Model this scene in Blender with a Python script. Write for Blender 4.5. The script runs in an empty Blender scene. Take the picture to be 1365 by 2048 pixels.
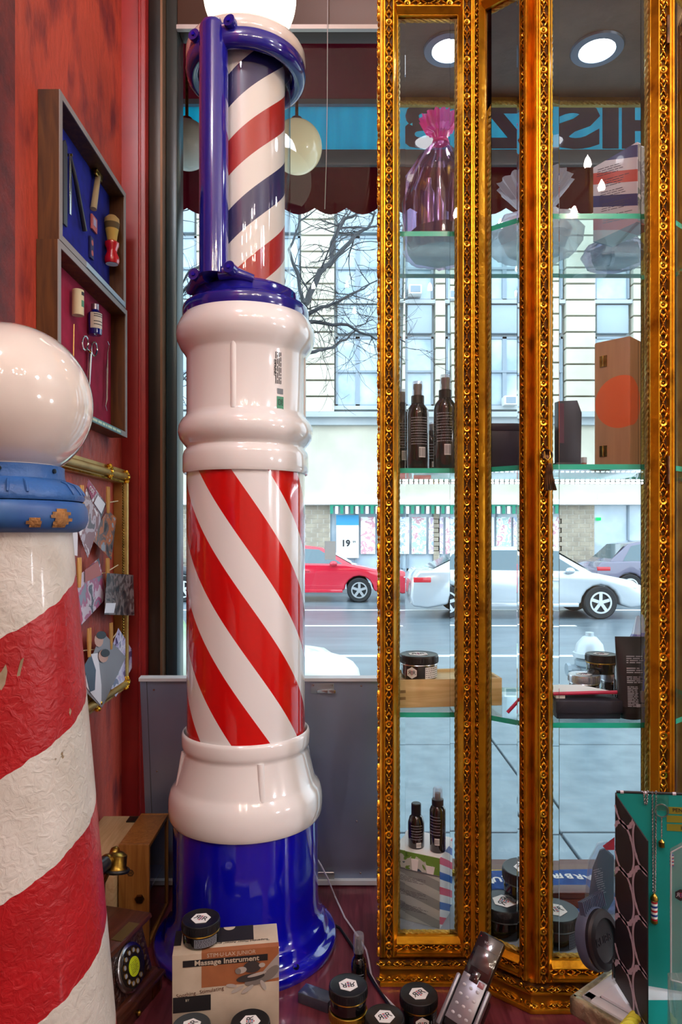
import bpy, bmesh, math, random
from mathutils import Vector, Matrix

# ------------------------------------------------------------------ camera, world, exposure
S = bpy.context.scene
COL = S.collection
F, H0, HC, CX = 1390.0, 1070.0, 0.90, 682.5      # focal length (px), horizon row, eye height above the display floor, centre column
cd = bpy.data.cameras.new('camera'); cam = bpy.data.objects.new('camera', cd); COL.objects.link(cam)
cd.sensor_fit = 'VERTICAL'; cd.sensor_height = 36.0; cd.lens = 36.0 * F / 2048.0
cd.shift_y = (H0 - 1024.0) / 2048.0
cd.clip_start = 0.02; cd.clip_end = 200
cam.location = (0, 0, HC); cam.rotation_euler = (math.pi / 2, 0, 0)
S.camera = cam
S.view_settings.view_transform = 'Standard'; S.view_settings.look = 'None'
S.view_settings.exposure = 0.0; S.view_settings.gamma = 1.0; S.view_settings.use_curve_mapping = False
S.cycles.transparent_max_bounces = 40
S.cycles.max_bounces = 8; S.cycles.diffuse_bounces = 3
S.cycles.use_adaptive_sampling = True; S.cycles.adaptive_threshold = 0.045
S.cycles.use_denoising = True
S.cycles.sample_clamp_indirect = 6.0
W = bpy.data.worlds.new('overcast_sky'); S.world = W; W.use_nodes = True
bg = W.node_tree.nodes['Background']
bg.inputs[0].default_value = (0.74, 0.89, 1.0, 1); bg.inputs[1].default_value = 3.7
BULB, GLOBE, LED, SPOT = 450.0, 88.0, 22.0, 22.0     # lamp strengths; GLOBE drives the added fill lamps

# ------------------------------------------------------------------ helpers
def px(x, y, Y):
    return Vector(((x - CX) * Y / F, Y, HC - (y - H0) * Y / F))
def C(h, a=1.0):
    h = h.lstrip('#'); o = []
    for i in (0, 2, 4):
        c = int(h[i:i+2], 16) / 255.0
        o.append(c / 12.92 if c <= 0.04045 else ((c + 0.055) / 1.055) ** 2.4)
    return (o[0], o[1], o[2], a)
def Rz(a): return Matrix.Rotation(math.radians(a), 4, 'Z')
def Rx(a): return Matrix.Rotation(math.radians(a), 4, 'X')
def Ry(a): return Matrix.Rotation(math.radians(a), 4, 'Y')
def T(*p): return Matrix.Translation(Vector(p[0] if len(p) == 1 else p))
def FM(o, right, up):
    r = Vector(right).normalized(); u = Vector(up); u = (u - r * u.dot(r)).normalized(); n = r.cross(u)
    m = Matrix((r, u, n)).transposed().to_4x4(); m.translation = Vector(o); return m
def along(p, d):
    d = Vector(d).normalized(); q = d.to_track_quat('Z', 'Y').to_matrix().to_4x4(); q.translation = Vector(p); return q

class MB:
    def __init__(s): s.v = []; s.f = []; s.mi = []; s.M = Matrix()
    def add(s, vs, fs, mi=0, M=None):
        b = len(s.v); m = s.M @ M if M is not None else s.M
        s.v += [tuple(m @ Vector(p)) for p in vs]
        s.f += [tuple(b + i for i in f) for f in fs]; s.mi += [mi] * len(fs); return s
    def box(s, c, sz, M=None, mi=0):
        x, y, z = c; a, b, d = sz[0] / 2, sz[1] / 2, sz[2] / 2
        vs = [(x+i*a, y+j*b, z+k*d) for k in (-1, 1) for j in (-1, 1) for i in (-1, 1)]
        return s.add(vs, [(0,2,3,1), (4,5,7,6), (0,1,5,4), (2,6,7,3), (0,4,6,2), (1,3,7,5)], mi, M)
    def bx(s, x0, x1, y0, y1, z0, z1, mi=0, M=None):
        return s.box(((x0+x1)/2, (y0+y1)/2, (z0+z1)/2), (abs(x1-x0), abs(y1-y0), abs(z1-z0)), M, mi)
    def quad(s, a, b, c, d, mi=0): return s.add([a, b, c, d], [(0, 1, 2, 3)], mi)
    def lathe(s, prof, seg=48, M=None, mi=0, a0=0.0, a1=2*math.pi):
        full = abs(a1 - a0 - 2*math.pi) < 1e-6; n = seg if full else seg + 1; vs = []; fs = []
        for i in range(n):
            a = a0 + (a1 - a0) * i / seg; c, q = math.cos(a), math.sin(a)
            vs += [(r*c, r*q, z) for r, z in prof]
        k = len(prof)
        for i in range(seg):
            j = (i + 1) % n
            for t in range(k - 1):
                if prof[t][0] < 1e-7 and prof[t+1][0] < 1e-7: continue
                if prof[t][0] < 1e-7: fs.append((i*k+t, j*k+t+1, i*k+t+1))
                elif prof[t+1][0] < 1e-7: fs.append((i*k+t, j*k+t, i*k+t+1))
                else: fs.append((i*k+t, j*k+t, j*k+t+1, i*k+t+1))
        return s.add(vs, fs, mi, M)
    def cyl(s, p0, p1, r0, r1=None, seg=20, mi=0):
        p0 = Vector(p0); p1 = Vector(p1); r1 = r0 if r1 is None else r1; L = (p1 - p0).length
        return s.lathe([(0, 0), (r0, 0), (r1, L), (0, L)], seg, along(p0, p1 - p0), mi)
    def tube(s, pts, r, seg=8, closed=False, mi=0, caps=True):
        pts = [Vector(p) for p in pts]; n = len(pts); rs = r if isinstance(r, (list, tuple)) else [r] * n
        vs = []; fs = []; ref = None
        for i, p in enumerate(pts):
            if closed: d = pts[(i+1) % n] - pts[i-1]
            else: d = pts[min(i+1, n-1)] - pts[max(i-1, 0)]
            d = d.normalized() if d.length > 1e-9 else Vector((0, 0, 1))
            if ref is None: ref = d.orthogonal().normalized()
            ref = (ref - d * ref.dot(d)); ref = ref.normalized() if ref.length > 1e-6 else d.orthogonal().normalized()
            b = d.cross(ref)
            for k in range(seg):
                a = 2*math.pi*k/seg; vs.append(p + (ref*math.cos(a) + b*math.sin(a)) * rs[i])
        for i in range(n if closed else n - 1):
            j = (i + 1) % n
            for k in range(seg): fs.append((i*seg+k, i*seg+(k+1) % seg, j*seg+(k+1) % seg, j*seg+k))
        if not closed and caps:
            fs.append(tuple(range(seg-1, -1, -1))); fs.append(tuple((n-1)*seg+k for k in range(seg)))
        return s.add(vs, fs, mi)
    def ell(s, c, r, M=None, seg=12, rings=8, mi=0):
        if not isinstance(r, (tuple, list)): r = (r, r, r)
        prof = [(math.sin(math.pi*i/rings), -math.cos(math.pi*i/rings)) for i in range(rings+1)]
        prof[0] = (0, -1); prof[-1] = (0, 1)
        m = T(c) @ (M if M is not None else Matrix()) @ Matrix.Diagonal((r[0], r[1], r[2], 1))
        return s.lathe(prof, seg, m, mi)
    def torus(s, R, r, M=None, seg=24, rs=8, mi=0):
        return s.lathe([(R + r*math.cos(2*math.pi*i/rs), r*math.sin(2*math.pi*i/rs)) for i in range(rs+1)], seg, M, mi)
    def prism(s, pts, z0, z1, M=None, mi=0, mis=None):
        n = len(pts); vs = [(p[0], p[1], z0) for p in pts] + [(p[0], p[1], z1) for p in pts]
        ar = sum(pts[i][0]*pts[(i+1) % n][1] - pts[(i+1) % n][0]*pts[i][1] for i in range(n))
        idx = list(range(n)) if ar > 0 else list(range(n-1, -1, -1))
        s.add(vs, [tuple(reversed(idx)), tuple(n+i for i in idx)], mi, M)
        s.add(vs, [(idx[i], idx[(i+1) % n], n+idx[(i+1) % n], n+idx[i]) for i in range(n)], mi if mis is None else mis, M)
        return s
    def build(s, name, mat, parent=None, world=False, bevel=0.0, smooth=True, sharp=38, kind=None, label=None, bseg=2):
        me = bpy.data.meshes.new(name); vs = s.v
        if world and parent is not None:
            o = parent
            while o.parent: o = o.parent
            l = o.location; vs = [(v[0]-l.x, v[1]-l.y, v[2]-l.z) for v in vs]
        me.from_pydata(vs, [], s.f); me.polygons.foreach_set('material_index', s.mi)
        for m in (mat if isinstance(mat, (list, tuple)) else [mat]): me.materials.append(m)
        me.update()
        if bevel > 0:
            bm = bmesh.new(); bm.from_mesh(me)
            bmesh.ops.remove_doubles(bm, verts=bm.verts, dist=1e-6)
            es = [e for e in bm.edges if len(e.link_faces) == 2 and e.calc_face_angle(0) > 0.5]
            bmesh.ops.bevel(bm, geom=es, offset=bevel, segments=bseg, profile=0.5, affect='EDGES', clamp_overlap=True)
            bm.to_mesh(me); bm.free()
        if smooth:
            me.polygons.foreach_set('use_smooth', [True]*len(me.polygons))
            me.set_sharp_from_angle(angle=math.radians(sharp))
        ob = bpy.data.objects.new(name, me); COL.objects.link(ob)
        if parent is not None: ob.parent = parent
        if kind: ob['kind'] = kind
        if label: ob['label'] = label
        return ob

def thing(name, label, cat, loc=(0, 0, 0), rz=0.0, group=None):
    o = bpy.data.objects.new(name, None); COL.objects.link(o); o.empty_display_size = 0.03
    o.location = loc; o.rotation_euler = (0, 0, math.radians(rz)); o['label'] = label; o['category'] = cat
    if group: o['group'] = group
    return o
def tag(o, label, cat, group=None):
    o['label'] = label; o['category'] = cat
    if group: o['group'] = group
    return o
def struct(o): o['kind'] = 'structure'; return o
def dup(root, loc, label, rz=None, group=None, rot=None):
    r = root.copy(); COL.objects.link(r); r.location = loc
    if rz is not None: r.rotation_euler = (0, 0, math.radians(rz))
    if rot is not None: r.rotation_euler = rot
    r['label'] = label
    if group: r['group'] = group
    for ch in list(root.children):
        c = ch.copy(); COL.objects.link(c); c.parent = r
        for g in list(ch.children):
            d = g.copy(); COL.objects.link(d); d.parent = c
    return r
def lettering(s, size, mat, parent, M, name='lettering', world=False, align='CENTER', mirror=False, ext=0.0004, sx=1.0, bold=0.0):
    cu = bpy.data.curves.new('txt', 'FONT'); cu.body = s; cu.size = size; cu.align_x = align; cu.align_y = 'CENTER'
    cu.extrude = ext; cu.resolution_u = 3; cu.offset = bold
    ob = bpy.data.objects.new('txt', cu); COL.objects.link(ob)
    dg = bpy.context.evaluated_depsgraph_get(); me0 = ob.evaluated_get(dg).to_mesh()
    mb = MB(); m = M @ Matrix.Diagonal((-sx if mirror else sx, 1, 1, 1))
    mb.add([v.co[:] for v in me0.vertices], [tuple(p.vertices) if not mirror else tuple(reversed(p.vertices)) for p in me0.polygons], 0, m)
    ob.evaluated_get(dg).to_mesh_clear(); bpy.data.objects.remove(ob); bpy.data.curves.remove(cu)
    return mb.build(name, mat, parent, world=world, smooth=False)
def words(mb, M, w, h, n, seed, mi=0, fill=0.5, gap=0.0):
    rg = random.Random(seed); lh = h / n
    for i in range(n):
        x = 0.0; end = w * (1 - gap * rg.random())
        while x < end:
            l = lh * rg.uniform(1.0, 4.5); l = min(l, end - x)
            y = h/2 - (i + 0.5) * lh
            mb.add([(x-w/2, y-lh*fill/2, 0), (x+l-w/2, y-lh*fill/2, 0), (x+l-w/2, y+lh*fill/2, 0), (x-w/2, y+lh*fill/2, 0)], [(0, 1, 2, 3)], mi, M)
            x += l + lh * 0.55

# ------------------------------------------------------------------ materials
MATS = {}
def nt(name):
    m = bpy.data.materials.new(name); m.use_nodes = True; t = m.node_tree; t.nodes.clear()
    o = t.nodes.new('ShaderNodeOutputMaterial'); return m, t, o
def N(t, typ, **kw):
    n = t.nodes.new(typ)
    for k, v in kw.items():
        if k.startswith('i'): n.inputs[int(k[1:])].default_value = v
        else: setattr(n, k, v)
    return n
def principled(t, o, rough=0.5, metal=0.0, spec=0.5, coat=0.0):
    p = N(t, 'ShaderNodeBsdfPrincipled'); p.inputs['Roughness'].default_value = rough; p.inputs['Metallic'].default_value = metal
    p.inputs['Specular IOR Level'].default_value = spec; p.inputs['Coat Weight'].default_value = coat; p.inputs['Coat Roughness'].default_value = 0.05
    t.links.new(p.outputs[0], o.inputs[0]); return p
def pm(name, col, rough=0.5, metal=0.0, spec=0.5, coat=0.0, col2=None, scale=20.0, stretch=(1, 1, 1), bump=0.0, bscale=None, detail=4.0, lo=0.35, hi=0.65, emit=0.0, trans=0.0):
    if name in MATS: return MATS[name]
    m, t, o = nt(name); p = principled(t, o, rough, metal, spec, coat); p.inputs['Base Color'].default_value = col
    tc = None
    if col2 is not None or bump > 0:
        tc = N(t, 'ShaderNodeTexCoord'); mp = N(t, 'ShaderNodeMapping'); mp.inputs['Scale'].default_value = stretch
        t.links.new(tc.outputs['Object'], mp.inputs[0])
    if col2 is not None:
        nz = N(t, 'ShaderNodeTexNoise'); nz.inputs['Scale'].default_value = scale; nz.inputs['Detail'].default_value = detail
        t.links.new(mp.outputs[0], nz.inputs['Vector'])
        cr = N(t, 'ShaderNodeValToRGB'); cr.color_ramp.elements[0].position = lo; cr.color_ramp.elements[1].position = hi
        cr.color_ramp.elements[0].color = col; cr.color_ramp.elements[1].color = col2
        t.links.new(nz.outputs[0], cr.inputs[0]); t.links.new(cr.outputs[0], p.inputs['Base Color'])
    if bump > 0:
        n2 = N(t, 'ShaderNodeTexNoise'); n2.inputs['Scale'].default_value = bscale or scale; n2.inputs['Detail'].default_value = 5
        t.links.new(mp.outputs[0], n2.inputs['Vector'])
        b = N(t, 'ShaderNodeBump'); b.inputs['Strength'].default_value = bump; b.inputs['Distance'].default_value = 0.01
        t.links.new(n2.outputs[0], b.inputs['Height']); t.links.new(b.outputs[0], p.inputs['Normal'])
    if emit > 0:
        p.inputs['Emission Color'].default_value = col; p.inputs['Emission Strength'].default_value = emit
    if trans > 0: p.inputs['Transmission Weight'].default_value = trans
    MATS[name] = m; return m
def emis(name, col, s):
    m, t, o = nt(name); e = N(t, 'ShaderNodeEmission'); e.inputs[0].default_value = col; e.inputs[1].default_value = s
    t.links.new(e.outputs[0], o.inputs[0]); return m
def thin_glass(name, tint=(1, 1, 1, 1), base=0.04, gain=0.9, rough=0.0, haze=0.0, hazecol=(1, 1, 1, 1)):
    m, t, o = nt(name)
    tr = N(t, 'ShaderNodeBsdfTransparent'); tr.inputs[0].default_value = tint
    gl = N(t, 'ShaderNodeBsdfGlossy'); gl.inputs['Roughness'].default_value = rough
    lw = N(t, 'ShaderNodeLayerWeight'); lw.inputs[0].default_value = 0.5
    pw = N(t, 'ShaderNodeMath', operation='POWER'); pw.inputs[1].default_value = 4.0
    ma = N(t, 'ShaderNodeMath', operation='MULTIPLY_ADD'); ma.inputs[1].default_value = gain; ma.inputs[2].default_value = base
    t.links.new(lw.outputs['Facing'], pw.inputs[0]); t.links.new(pw.outputs[0], ma.inputs[0])
    mx = N(t, 'ShaderNodeMixShader'); t.links.new(ma.outputs[0], mx.inputs[0])
    first = tr
    if haze > 0:
        df = N(t, 'ShaderNodeBsdfDiffuse'); df.inputs[0].default_value = hazecol
        tl = N(t, 'ShaderNodeBsdfTranslucent'); tl.inputs[0].default_value = hazecol
        ad = N(t, 'ShaderNodeMixShader'); ad.inputs[0].default_value = 0.5
        t.links.new(df.outputs[0], ad.inputs[1]); t.links.new(tl.outputs[0], ad.inputs[2])
        m2 = N(t, 'ShaderNodeMixShader'); m2.inputs[0].default_value = haze
        t.links.new(tr.outputs[0], m2.inputs[1]); t.links.new(ad.outputs[0], m2.inputs[2]); first = m2
    t.links.new(first.outputs[0], mx.inputs[1]); t.links.new(gl.outputs[0], mx.inputs[2])
    t.links.new(mx.outputs[0], o.inputs[0]); return m
def canvas(name, col, trans=0.5, col2=None, stretch=(6, 1, 0.6)):
    """awning cloth: part of the daylight comes through"""
    m, t, o = nt(name); d = N(t, 'ShaderNodeBsdfDiffuse'); l = N(t, 'ShaderNodeBsdfTranslucent'); mx = N(t, 'ShaderNodeMixShader'); mx.inputs[0].default_value = trans
    tc = N(t, 'ShaderNodeTexCoord'); mp = N(t, 'ShaderNodeMapping'); mp.inputs['Scale'].default_value = stretch; t.links.new(tc.outputs['Object'], mp.inputs[0])
    nz = N(t, 'ShaderNodeTexNoise'); nz.inputs['Scale'].default_value = 4; nz.inputs['Detail'].default_value = 5; t.links.new(mp.outputs[0], nz.inputs['Vector'])
    cr = N(t, 'ShaderNodeValToRGB'); cr.color_ramp.elements[0].position = 0.35; cr.color_ramp.elements[1].position = 0.65; cr.color_ramp.elements[0].color = col; cr.color_ramp.elements[1].color = col2 or col
    t.links.new(nz.outputs[0], cr.inputs[0]); t.links.new(cr.outputs[0], d.inputs[0]); t.links.new(cr.outputs[0], l.inputs[0])
    t.links.new(d.outputs[0], mx.inputs[1]); t.links.new(l.outputs[0], mx.inputs[2]); t.links.new(mx.outputs[0], o.inputs[0]); return m
def wood(name, c1, c2, rough=0.45, axis=2, scale=6.0, ratio=14.0, bump=0.05, coat=0.0):
    m, t, o = nt(name); p = principled(t, o, rough, 0, 0.4, coat)
    tc = N(t, 'ShaderNodeTexCoord'); mp = N(t, 'ShaderNodeMapping'); sc = [ratio] * 3; sc[axis] = 1.0; mp.inputs['Scale'].default_value = sc
    t.links.new(tc.outputs['Object'], mp.inputs[0])
    nz = N(t, 'ShaderNodeTexNoise'); nz.inputs['Scale'].default_value = scale; nz.inputs['Detail'].default_value = 6; nz.inputs['Distortion'].default_value = 1.2
    t.links.new(mp.outputs[0], nz.inputs['Vector'])
    cr = N(t, 'ShaderNodeValToRGB'); cr.color_ramp.elements[0].position = 0.32; cr.color_ramp.elements[1].position = 0.68
    cr.color_ramp.elements[0].color = c1; cr.color_ramp.elements[1].color = c2
    t.links.new(nz.outputs[0], cr.inputs[0]); t.links.new(cr.outputs[0], p.inputs['Base Color'])
    b = N(t, 'ShaderNodeBump'); b.inputs['Strength'].default_value = bump; b.inputs['Distance'].default_value = 0.004
    t.links.new(nz.outputs[0], b.inputs['Height']); t.links.new(b.outputs[0], p.inputs['Normal']); return m
def helix(name, k, z0, period, bands, rough=0.2, coat=0.6, wear=0.0, linear=None):
    """painted bands: t = frac((z + k*theta - z0) / period), bands = [(start, colour)...]; theta = 0 faces the camera"""
    m, t, o = nt(name); p = principled(t, o, rough, 0, 0.5, coat)
    tc = N(t, 'ShaderNodeTexCoord'); sp = N(t, 'ShaderNodeSeparateXYZ'); t.links.new(tc.outputs['Object'], sp.inputs[0])
    def mth(op, a, b=None, c=None):
        n = N(t, 'ShaderNodeMath', operation=op)
        for i, q in enumerate((a, b, c)):
            if q is None: continue
            if isinstance(q, (int, float)): n.inputs[i].default_value = q
            else: t.links.new(q, n.inputs[i])
        return n.outputs[0]
    if linear is None:
        th = mth('ARCTAN2', sp.outputs[0], mth('MULTIPLY', sp.outputs[1], -1.0))
        h = mth('MULTIPLY_ADD', th, k, sp.outputs[2])
    else:
        h = mth('MULTIPLY', sp.outputs[0], linear[0]); h = mth('MULTIPLY_ADD', sp.outputs[1], linear[1], h); h = mth('MULTIPLY_ADD', sp.outputs[2], linear[2], h)
    if wear > 0:
        wn = N(t, 'ShaderNodeTexNoise'); wn.inputs['Scale'].default_value = 40; t.links.new(tc.outputs['Object'], wn.inputs['Vector'])
        h = mth('ADD', h, mth('MULTIPLY', mth('SUBTRACT', wn.outputs[0], 0.5), 0.012))
    fr = mth('FRACT', mth('DIVIDE', mth('SUBTRACT', h, z0), period))
    cr = N(t, 'ShaderNodeValToRGB'); cr.color_ramp.interpolation = 'CONSTANT'; e = cr.color_ramp.elements
    while len(e) > 1: e.remove(e[-1])
    e[0].position = bands[0][0]; e[0].color = bands[0][1]
    for s_, c_ in bands[1:]:
        q = e.new(s_); q.color = c_
    t.links.new(fr, cr.inputs[0]); col = cr.outputs[0]
    if wear > 0:
        n1 = N(t, 'ShaderNodeTexNoise'); n1.inputs['Scale'].default_value = 9; n1.inputs['Detail'].default_value = 8; t.links.new(tc.outputs['Object'], n1.inputs['Vector'])
        r1 = N(t, 'ShaderNodeValToRGB'); r1.color_ramp.elements[0].position = 0.745; r1.color_ramp.elements[1].position = 0.75
        t.links.new(n1.outputs[0], r1.inputs[0])
        mx = N(t, 'ShaderNodeMix', data_type='RGBA'); t.links.new(r1.outputs[0], mx.inputs[0]); t.links.new(col, mx.inputs[6]); mx.inputs[7].default_value = C('#a38a68')
        n3 = N(t, 'ShaderNodeTexNoise'); n3.inputs['Scale'].default_value = 14; n3.inputs['Detail'].default_value = 6; t.links.new(tc.outputs['Object'], n3.inputs['Vector'])
        r3 = N(t, 'ShaderNodeValToRGB'); r3.color_ramp.elements[0].position = 0.3; r3.color_ramp.elements[1].position = 0.75
        r3.color_ramp.elements[0].color = (0.72, 0.70, 0.66, 1); r3.color_ramp.elements[1].color = (1, 1, 1, 1); t.links.new(n3.outputs[0], r3.inputs[0])
        m3 = N(t, 'ShaderNodeMix', data_type='RGBA', blend_type='MULTIPLY'); m3.inputs[0].default_value = 1.0
        t.links.new(mx.outputs[2], m3.inputs[6]); t.links.new(r3.outputs[0], m3.inputs[7]); col = m3.outputs[2]
        n2 = N(t, 'ShaderNodeTexNoise'); n2.inputs['Scale'].default_value = 85; n2.inputs['Detail'].default_value = 5; n2.inputs['Distortion'].default_value = 1.0
        t.links.new(tc.outputs['Object'], n2.inputs['Vector'])
        ad = mth('SUBTRACT', n2.outputs[0], mth('MULTIPLY', r1.outputs[0], 0.6))
        b = N(t, 'ShaderNodeBump'); b.inputs['Strength'].default_value = 0.55; b.inputs['Distance'].default_value = 0.004
        t.links.new(ad, b.inputs['Height']); t.links.new(b.outputs[0], p.inputs['Normal'])
    t.links.new(col, p.inputs['Base Color']); return m
def picture(name, cols, scale=18.0, rough=0.35, seed=0.0):
    """a printed picture: blotches of the print's own colours"""
    m, t, o = nt(name); p = principled(t, o, rough, 0, 0.5)
    tc = N(t, 'ShaderNodeTexCoord'); mp = N(t, 'ShaderNodeMapping'); mp.inputs['Location'].default_value = (seed, seed*1.7, seed*0.3)
    t.links.new(tc.outputs['Object'], mp.inputs[0])
    nz = N(t, 'ShaderNodeTexNoise'); nz.inputs['Scale'].default_value = scale; nz.inputs['Detail'].default_value = 5; nz.inputs['Distortion'].default_value = 0.6
    t.links.new(mp.outputs[0], nz.inputs['Vector'])
    cr = N(t, 'ShaderNodeValToRGB'); e = cr.color_ramp.elements; n = len(cols)
    while len(e) > 1: e.remove(e[-1])
    e[0].position = 0.3; e[0].color = cols[0]
    for i in range(1, n):
        q = e.new(0.3 + 0.4 * i / (n - 1)); q.color = cols[i]
    cr.color_ramp.interpolation = 'CONSTANT'
    t.links.new(nz.outputs[0], cr.inputs[0]); t.links.new(cr.outputs[0], p.inputs['Base Color']); return m

WHITE_GLAZE = pm('white_glaze', C('#f3efec'), 0.12, coat=0.8)
BLUE_GLAZE = pm('blue_glaze', C('#0b0cb0'), 0.10, coat=1.0)
POST_BLUE = pm('post_blue', C('#1d1a86'), 0.15, coat=1.0)
BLACK_PLASTIC = pm('black_plastic', C('#15171a'), 0.35)
BLACK_GLASS = pm('black_glass', C('#0c0b0d'), 0.08, coat=0.7)
WHITE_PAPER = pm('white_paper', C('#f2f2f0'), 0.6)
INK = pm('ink', C('#17151b'), 0.6)
PALE_INK = pm('pale_ink', C('#a4a8b2'), 0.6)
RED_INK = pm('red_ink', C('#c3242f'), 0.5)
BLUE_INK = pm('blue_ink', C('#2a3c8c'), 0.5)
BRASS = pm('brass', C('#b08d3e'), 0.28, 1.0, col2=C('#7a5c22'), scale=60)
STEEL = pm('steel', C('#c6c8cb'), 0.22, 1.0)
CHROME = pm('chrome', C('#dcdcdc'), 0.12, 1.0)
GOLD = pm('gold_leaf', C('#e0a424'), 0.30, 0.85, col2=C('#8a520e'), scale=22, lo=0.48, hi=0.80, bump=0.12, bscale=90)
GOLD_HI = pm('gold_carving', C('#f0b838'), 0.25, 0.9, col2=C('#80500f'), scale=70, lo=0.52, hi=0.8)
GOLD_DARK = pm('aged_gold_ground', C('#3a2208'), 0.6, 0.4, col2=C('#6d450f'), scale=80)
ROPE = pm('gold_rope', C('#c9b557'), 0.5, 0.3, col2=C('#a8903c'), scale=200)
WINDOW_GLASS = thin_glass('window_glass', (0.97, 0.985, 0.99, 1), 0.03)
CABINET_GLASS = thin_glass('cabinet_glass', (0.985, 0.99, 0.99, 1), 0.035)
SHELF_GLASS = thin_glass('shelf_glass', (0.93, 0.985, 0.965, 1), 0.05)
SHELF_EDGE = pm('shelf_edge', C('#2bbfa0'), 0.15, coat=0.5)

# ------------------------------------------------------------------ the room and shopfront
RED_WALL = pm('red_plaster', C('#b4402b'), 0.5, col2=C('#681a20'), scale=13, lo=0.52, hi=0.71, stretch=(1, 1, 0.5), bump=0.35, bscale=60, detail=8)
RED_TRIM = pm('red_paint', C('#9c2420'), 0.35, col2=C('#8a1c1d'), scale=8)
XW, YC, YG = -0.594, 1.88, 1.95
struct(MB().bx(XW-0.12, XW, -3.0, YC+0.10, -0.55, 3.6).build('wall_left', RED_WALL))
o = struct(MB().bx(XW, XW+0.012, 0.2, 1.243, -0.55, 3.6).build('trim_1', pm('dark_red_strip', C('#8a2c26'), 0.6, col2=C('#551a1c'), scale=14, bump=0.4, bscale=70, detail=8), bevel=0.003))  # thin board on the wall, darker red than the rest
DARK_FLOOR = wood('shop_floor_wood', C('#4b2a1c'), C('#6d4430'), 0.4, 1)
struct(MB().bx(XW, 3.2, -3.0, 0.66, -0.62, -0.55).build('floor', DARK_FLOOR))
DISPLAY = wood('cherry_laminate', C('#5d2530'), C('#7c3a44'), 0.28, 1, 5.0, 16.0, 0.03, 0.3)
fl = struct(MB().bx(XW, 3.2, 0.66, 1.85, -0.55, 0.0).build('floor_display', DISPLAY))
struct(MB().bx(XW-0.12, 3.32, -3.1, 2.10, 3.6, 3.7).build('ceiling', pm('ceiling_paint', C('#c7b9a8'), 0.8)))
struct(MB().bx(XW-0.12, 3.32, -3.12, -3.0, -0.62, 3.6).build('wall_back', pm('back_plaster', C('#b4a898'), 0.7, col2=C('#a09484'), scale=4)))
struct(MB().bx(3.2, 3.32, -3.0, 2.10, -0.62, 3.6).build('wall_right', pm('back_plaster', C('#a8604a'))))
# casing beside the window: flat board with a bead
struct(MB().bx(XW-0.10, -0.529, YC, YC+0.10, -0.0, 3.6).build('trim_2', RED_TRIM, bevel=0.004))
struct(MB().bx(-0.548, -0.541, YC-0.006, YC+0.001, 0, 3.6).build('trim_3', RED_TRIM, bevel=0.002))
# front wall around the window
BRICK_OUT = pm('front_wall', C('#5c4036'), 0.7)
struct(MB().bx(-3.2, XW-0.10, YC, 2.10, -0.65, 5.0).bx(2.4, 3.4, YC, 2.10, -0.65, 5.0).bx(-0.6, 2.4, YC+0.02, 2.10, 2.62, 5.0).bx(-0.6, 2.4, 1.99, 2.10, -0.65, -0.08).build('wall_front', BRICK_OUT))
# window: dark metal frame, jamb, transom, one big pane
FRAME = pm('window_metal', C('#22211f'), 0.35, 0.5, col2=C('#4a3a2c'), scale=3, stretch=(1, 1, 0.6))
TEAL_METAL = pm('teal_paint', C('#26383a'), 0.3, 0.3, col2=C('#3a3a38'), scale=2.5, stretch=(1, 1, 0.7))
w1 = struct(MB().bx(-0.529, -0.492, 1.905, 2.05, 0.0, 3.6).build('window_1', FRAME, bevel=0.004))
MB().bx(-0.492, -0.486, 1.89, 1.93, 0.0, 2.62).build('frame_bead', pm('bronze_bead', C('#8a6a50'), 0.3, 0.6), w1)
MB().bx(-0.486, -0.4535, 1.925, 2.0, 0.0, 2.62).build('frame_jamb', TEAL_METAL, w1, bevel=0.004)
MB().bx(-0.4535, 2.4, 1.92, 1.99, 2.305, 2.62).build('frame_head', pm('brown_head', C('#4a3326'), 0.4, 0.3), w1, bevel=0.004)
MB().bx(-0.4535, 2.4, 1.912, 1.925, 2.293, 2.305).build('head_strip', pm('pale_strip', C('#b9aca6'), 0.3, 0.5), w1)
MB().bx(-0.437, 2.4, 1.85, 1.99, -0.30, -0.07).build('sill', pm('sill_white', C('#cfd6d8'), 0.4), w1)
MB().quad((-0.4535, YG, -0.07), (2.4, YG, -0.07), (2.4, YG, 2.30), (-0.4535, YG, 2.30)).build('pane', WINDOW_GLASS, w1, smooth=False)
o = tag(MB().box((0, 0, 0), (0.031, 0.0006, 0.052), T(px(661, 1101, 1.9485))).build('notice', canvas('thin_card', C('#f4f4f2'), 0.6)), 'small blank white card stuck on the window glass above the red car', 'card')

# ------------------------------------------------------------------ the street outside
ZS, ZW = -0.80, -0.66
WALK = pm('wet_sidewalk', C('#72838b'), 0.35, col2=C('#5f7079'), scale=6, detail=8, bump=0.05, bscale=150)
sw = struct(MB().bx(-14, 16, 2.10, 6.7, ZW-0.25, ZW-0.02).build('sidewalk', pm('slab_joint', C('#4c555a'), 0.6)))
nx = 0
for i in range(-5, 7):
    for j in range(3):
        x0 = i*1.5 - 0.35; y0 = 2.12 + j*1.53
        MB().bx(x0+0.008, x0+1.492, y0+0.008, y0+1.52, ZW-0.02, ZW).build('slab', WALK, sw, bevel=0.004, bseg=1)
struct(MB().bx(-14, 16, 6.7, 6.95, ZW-0.30, ZW).build('kerb_near', pm('kerb_stone', C('#a4abad'), 0.6, col2=C('#8a9194'), scale=5), bevel=0.02))
ASPH = pm('wet_asphalt', C('#6c7b84'), 0.30, col2=C('#5a6972'), scale=3, stretch=(0.3, 1, 1), detail=8, bump=0.03, bscale=60)
rd = struct(MB().bx(-40, 50, 6.95, 20.2, ZS-0.2, ZS).build('road', ASPH))
LINE = pm('road_line', C('#f0f2f0'), 0.5)
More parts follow.
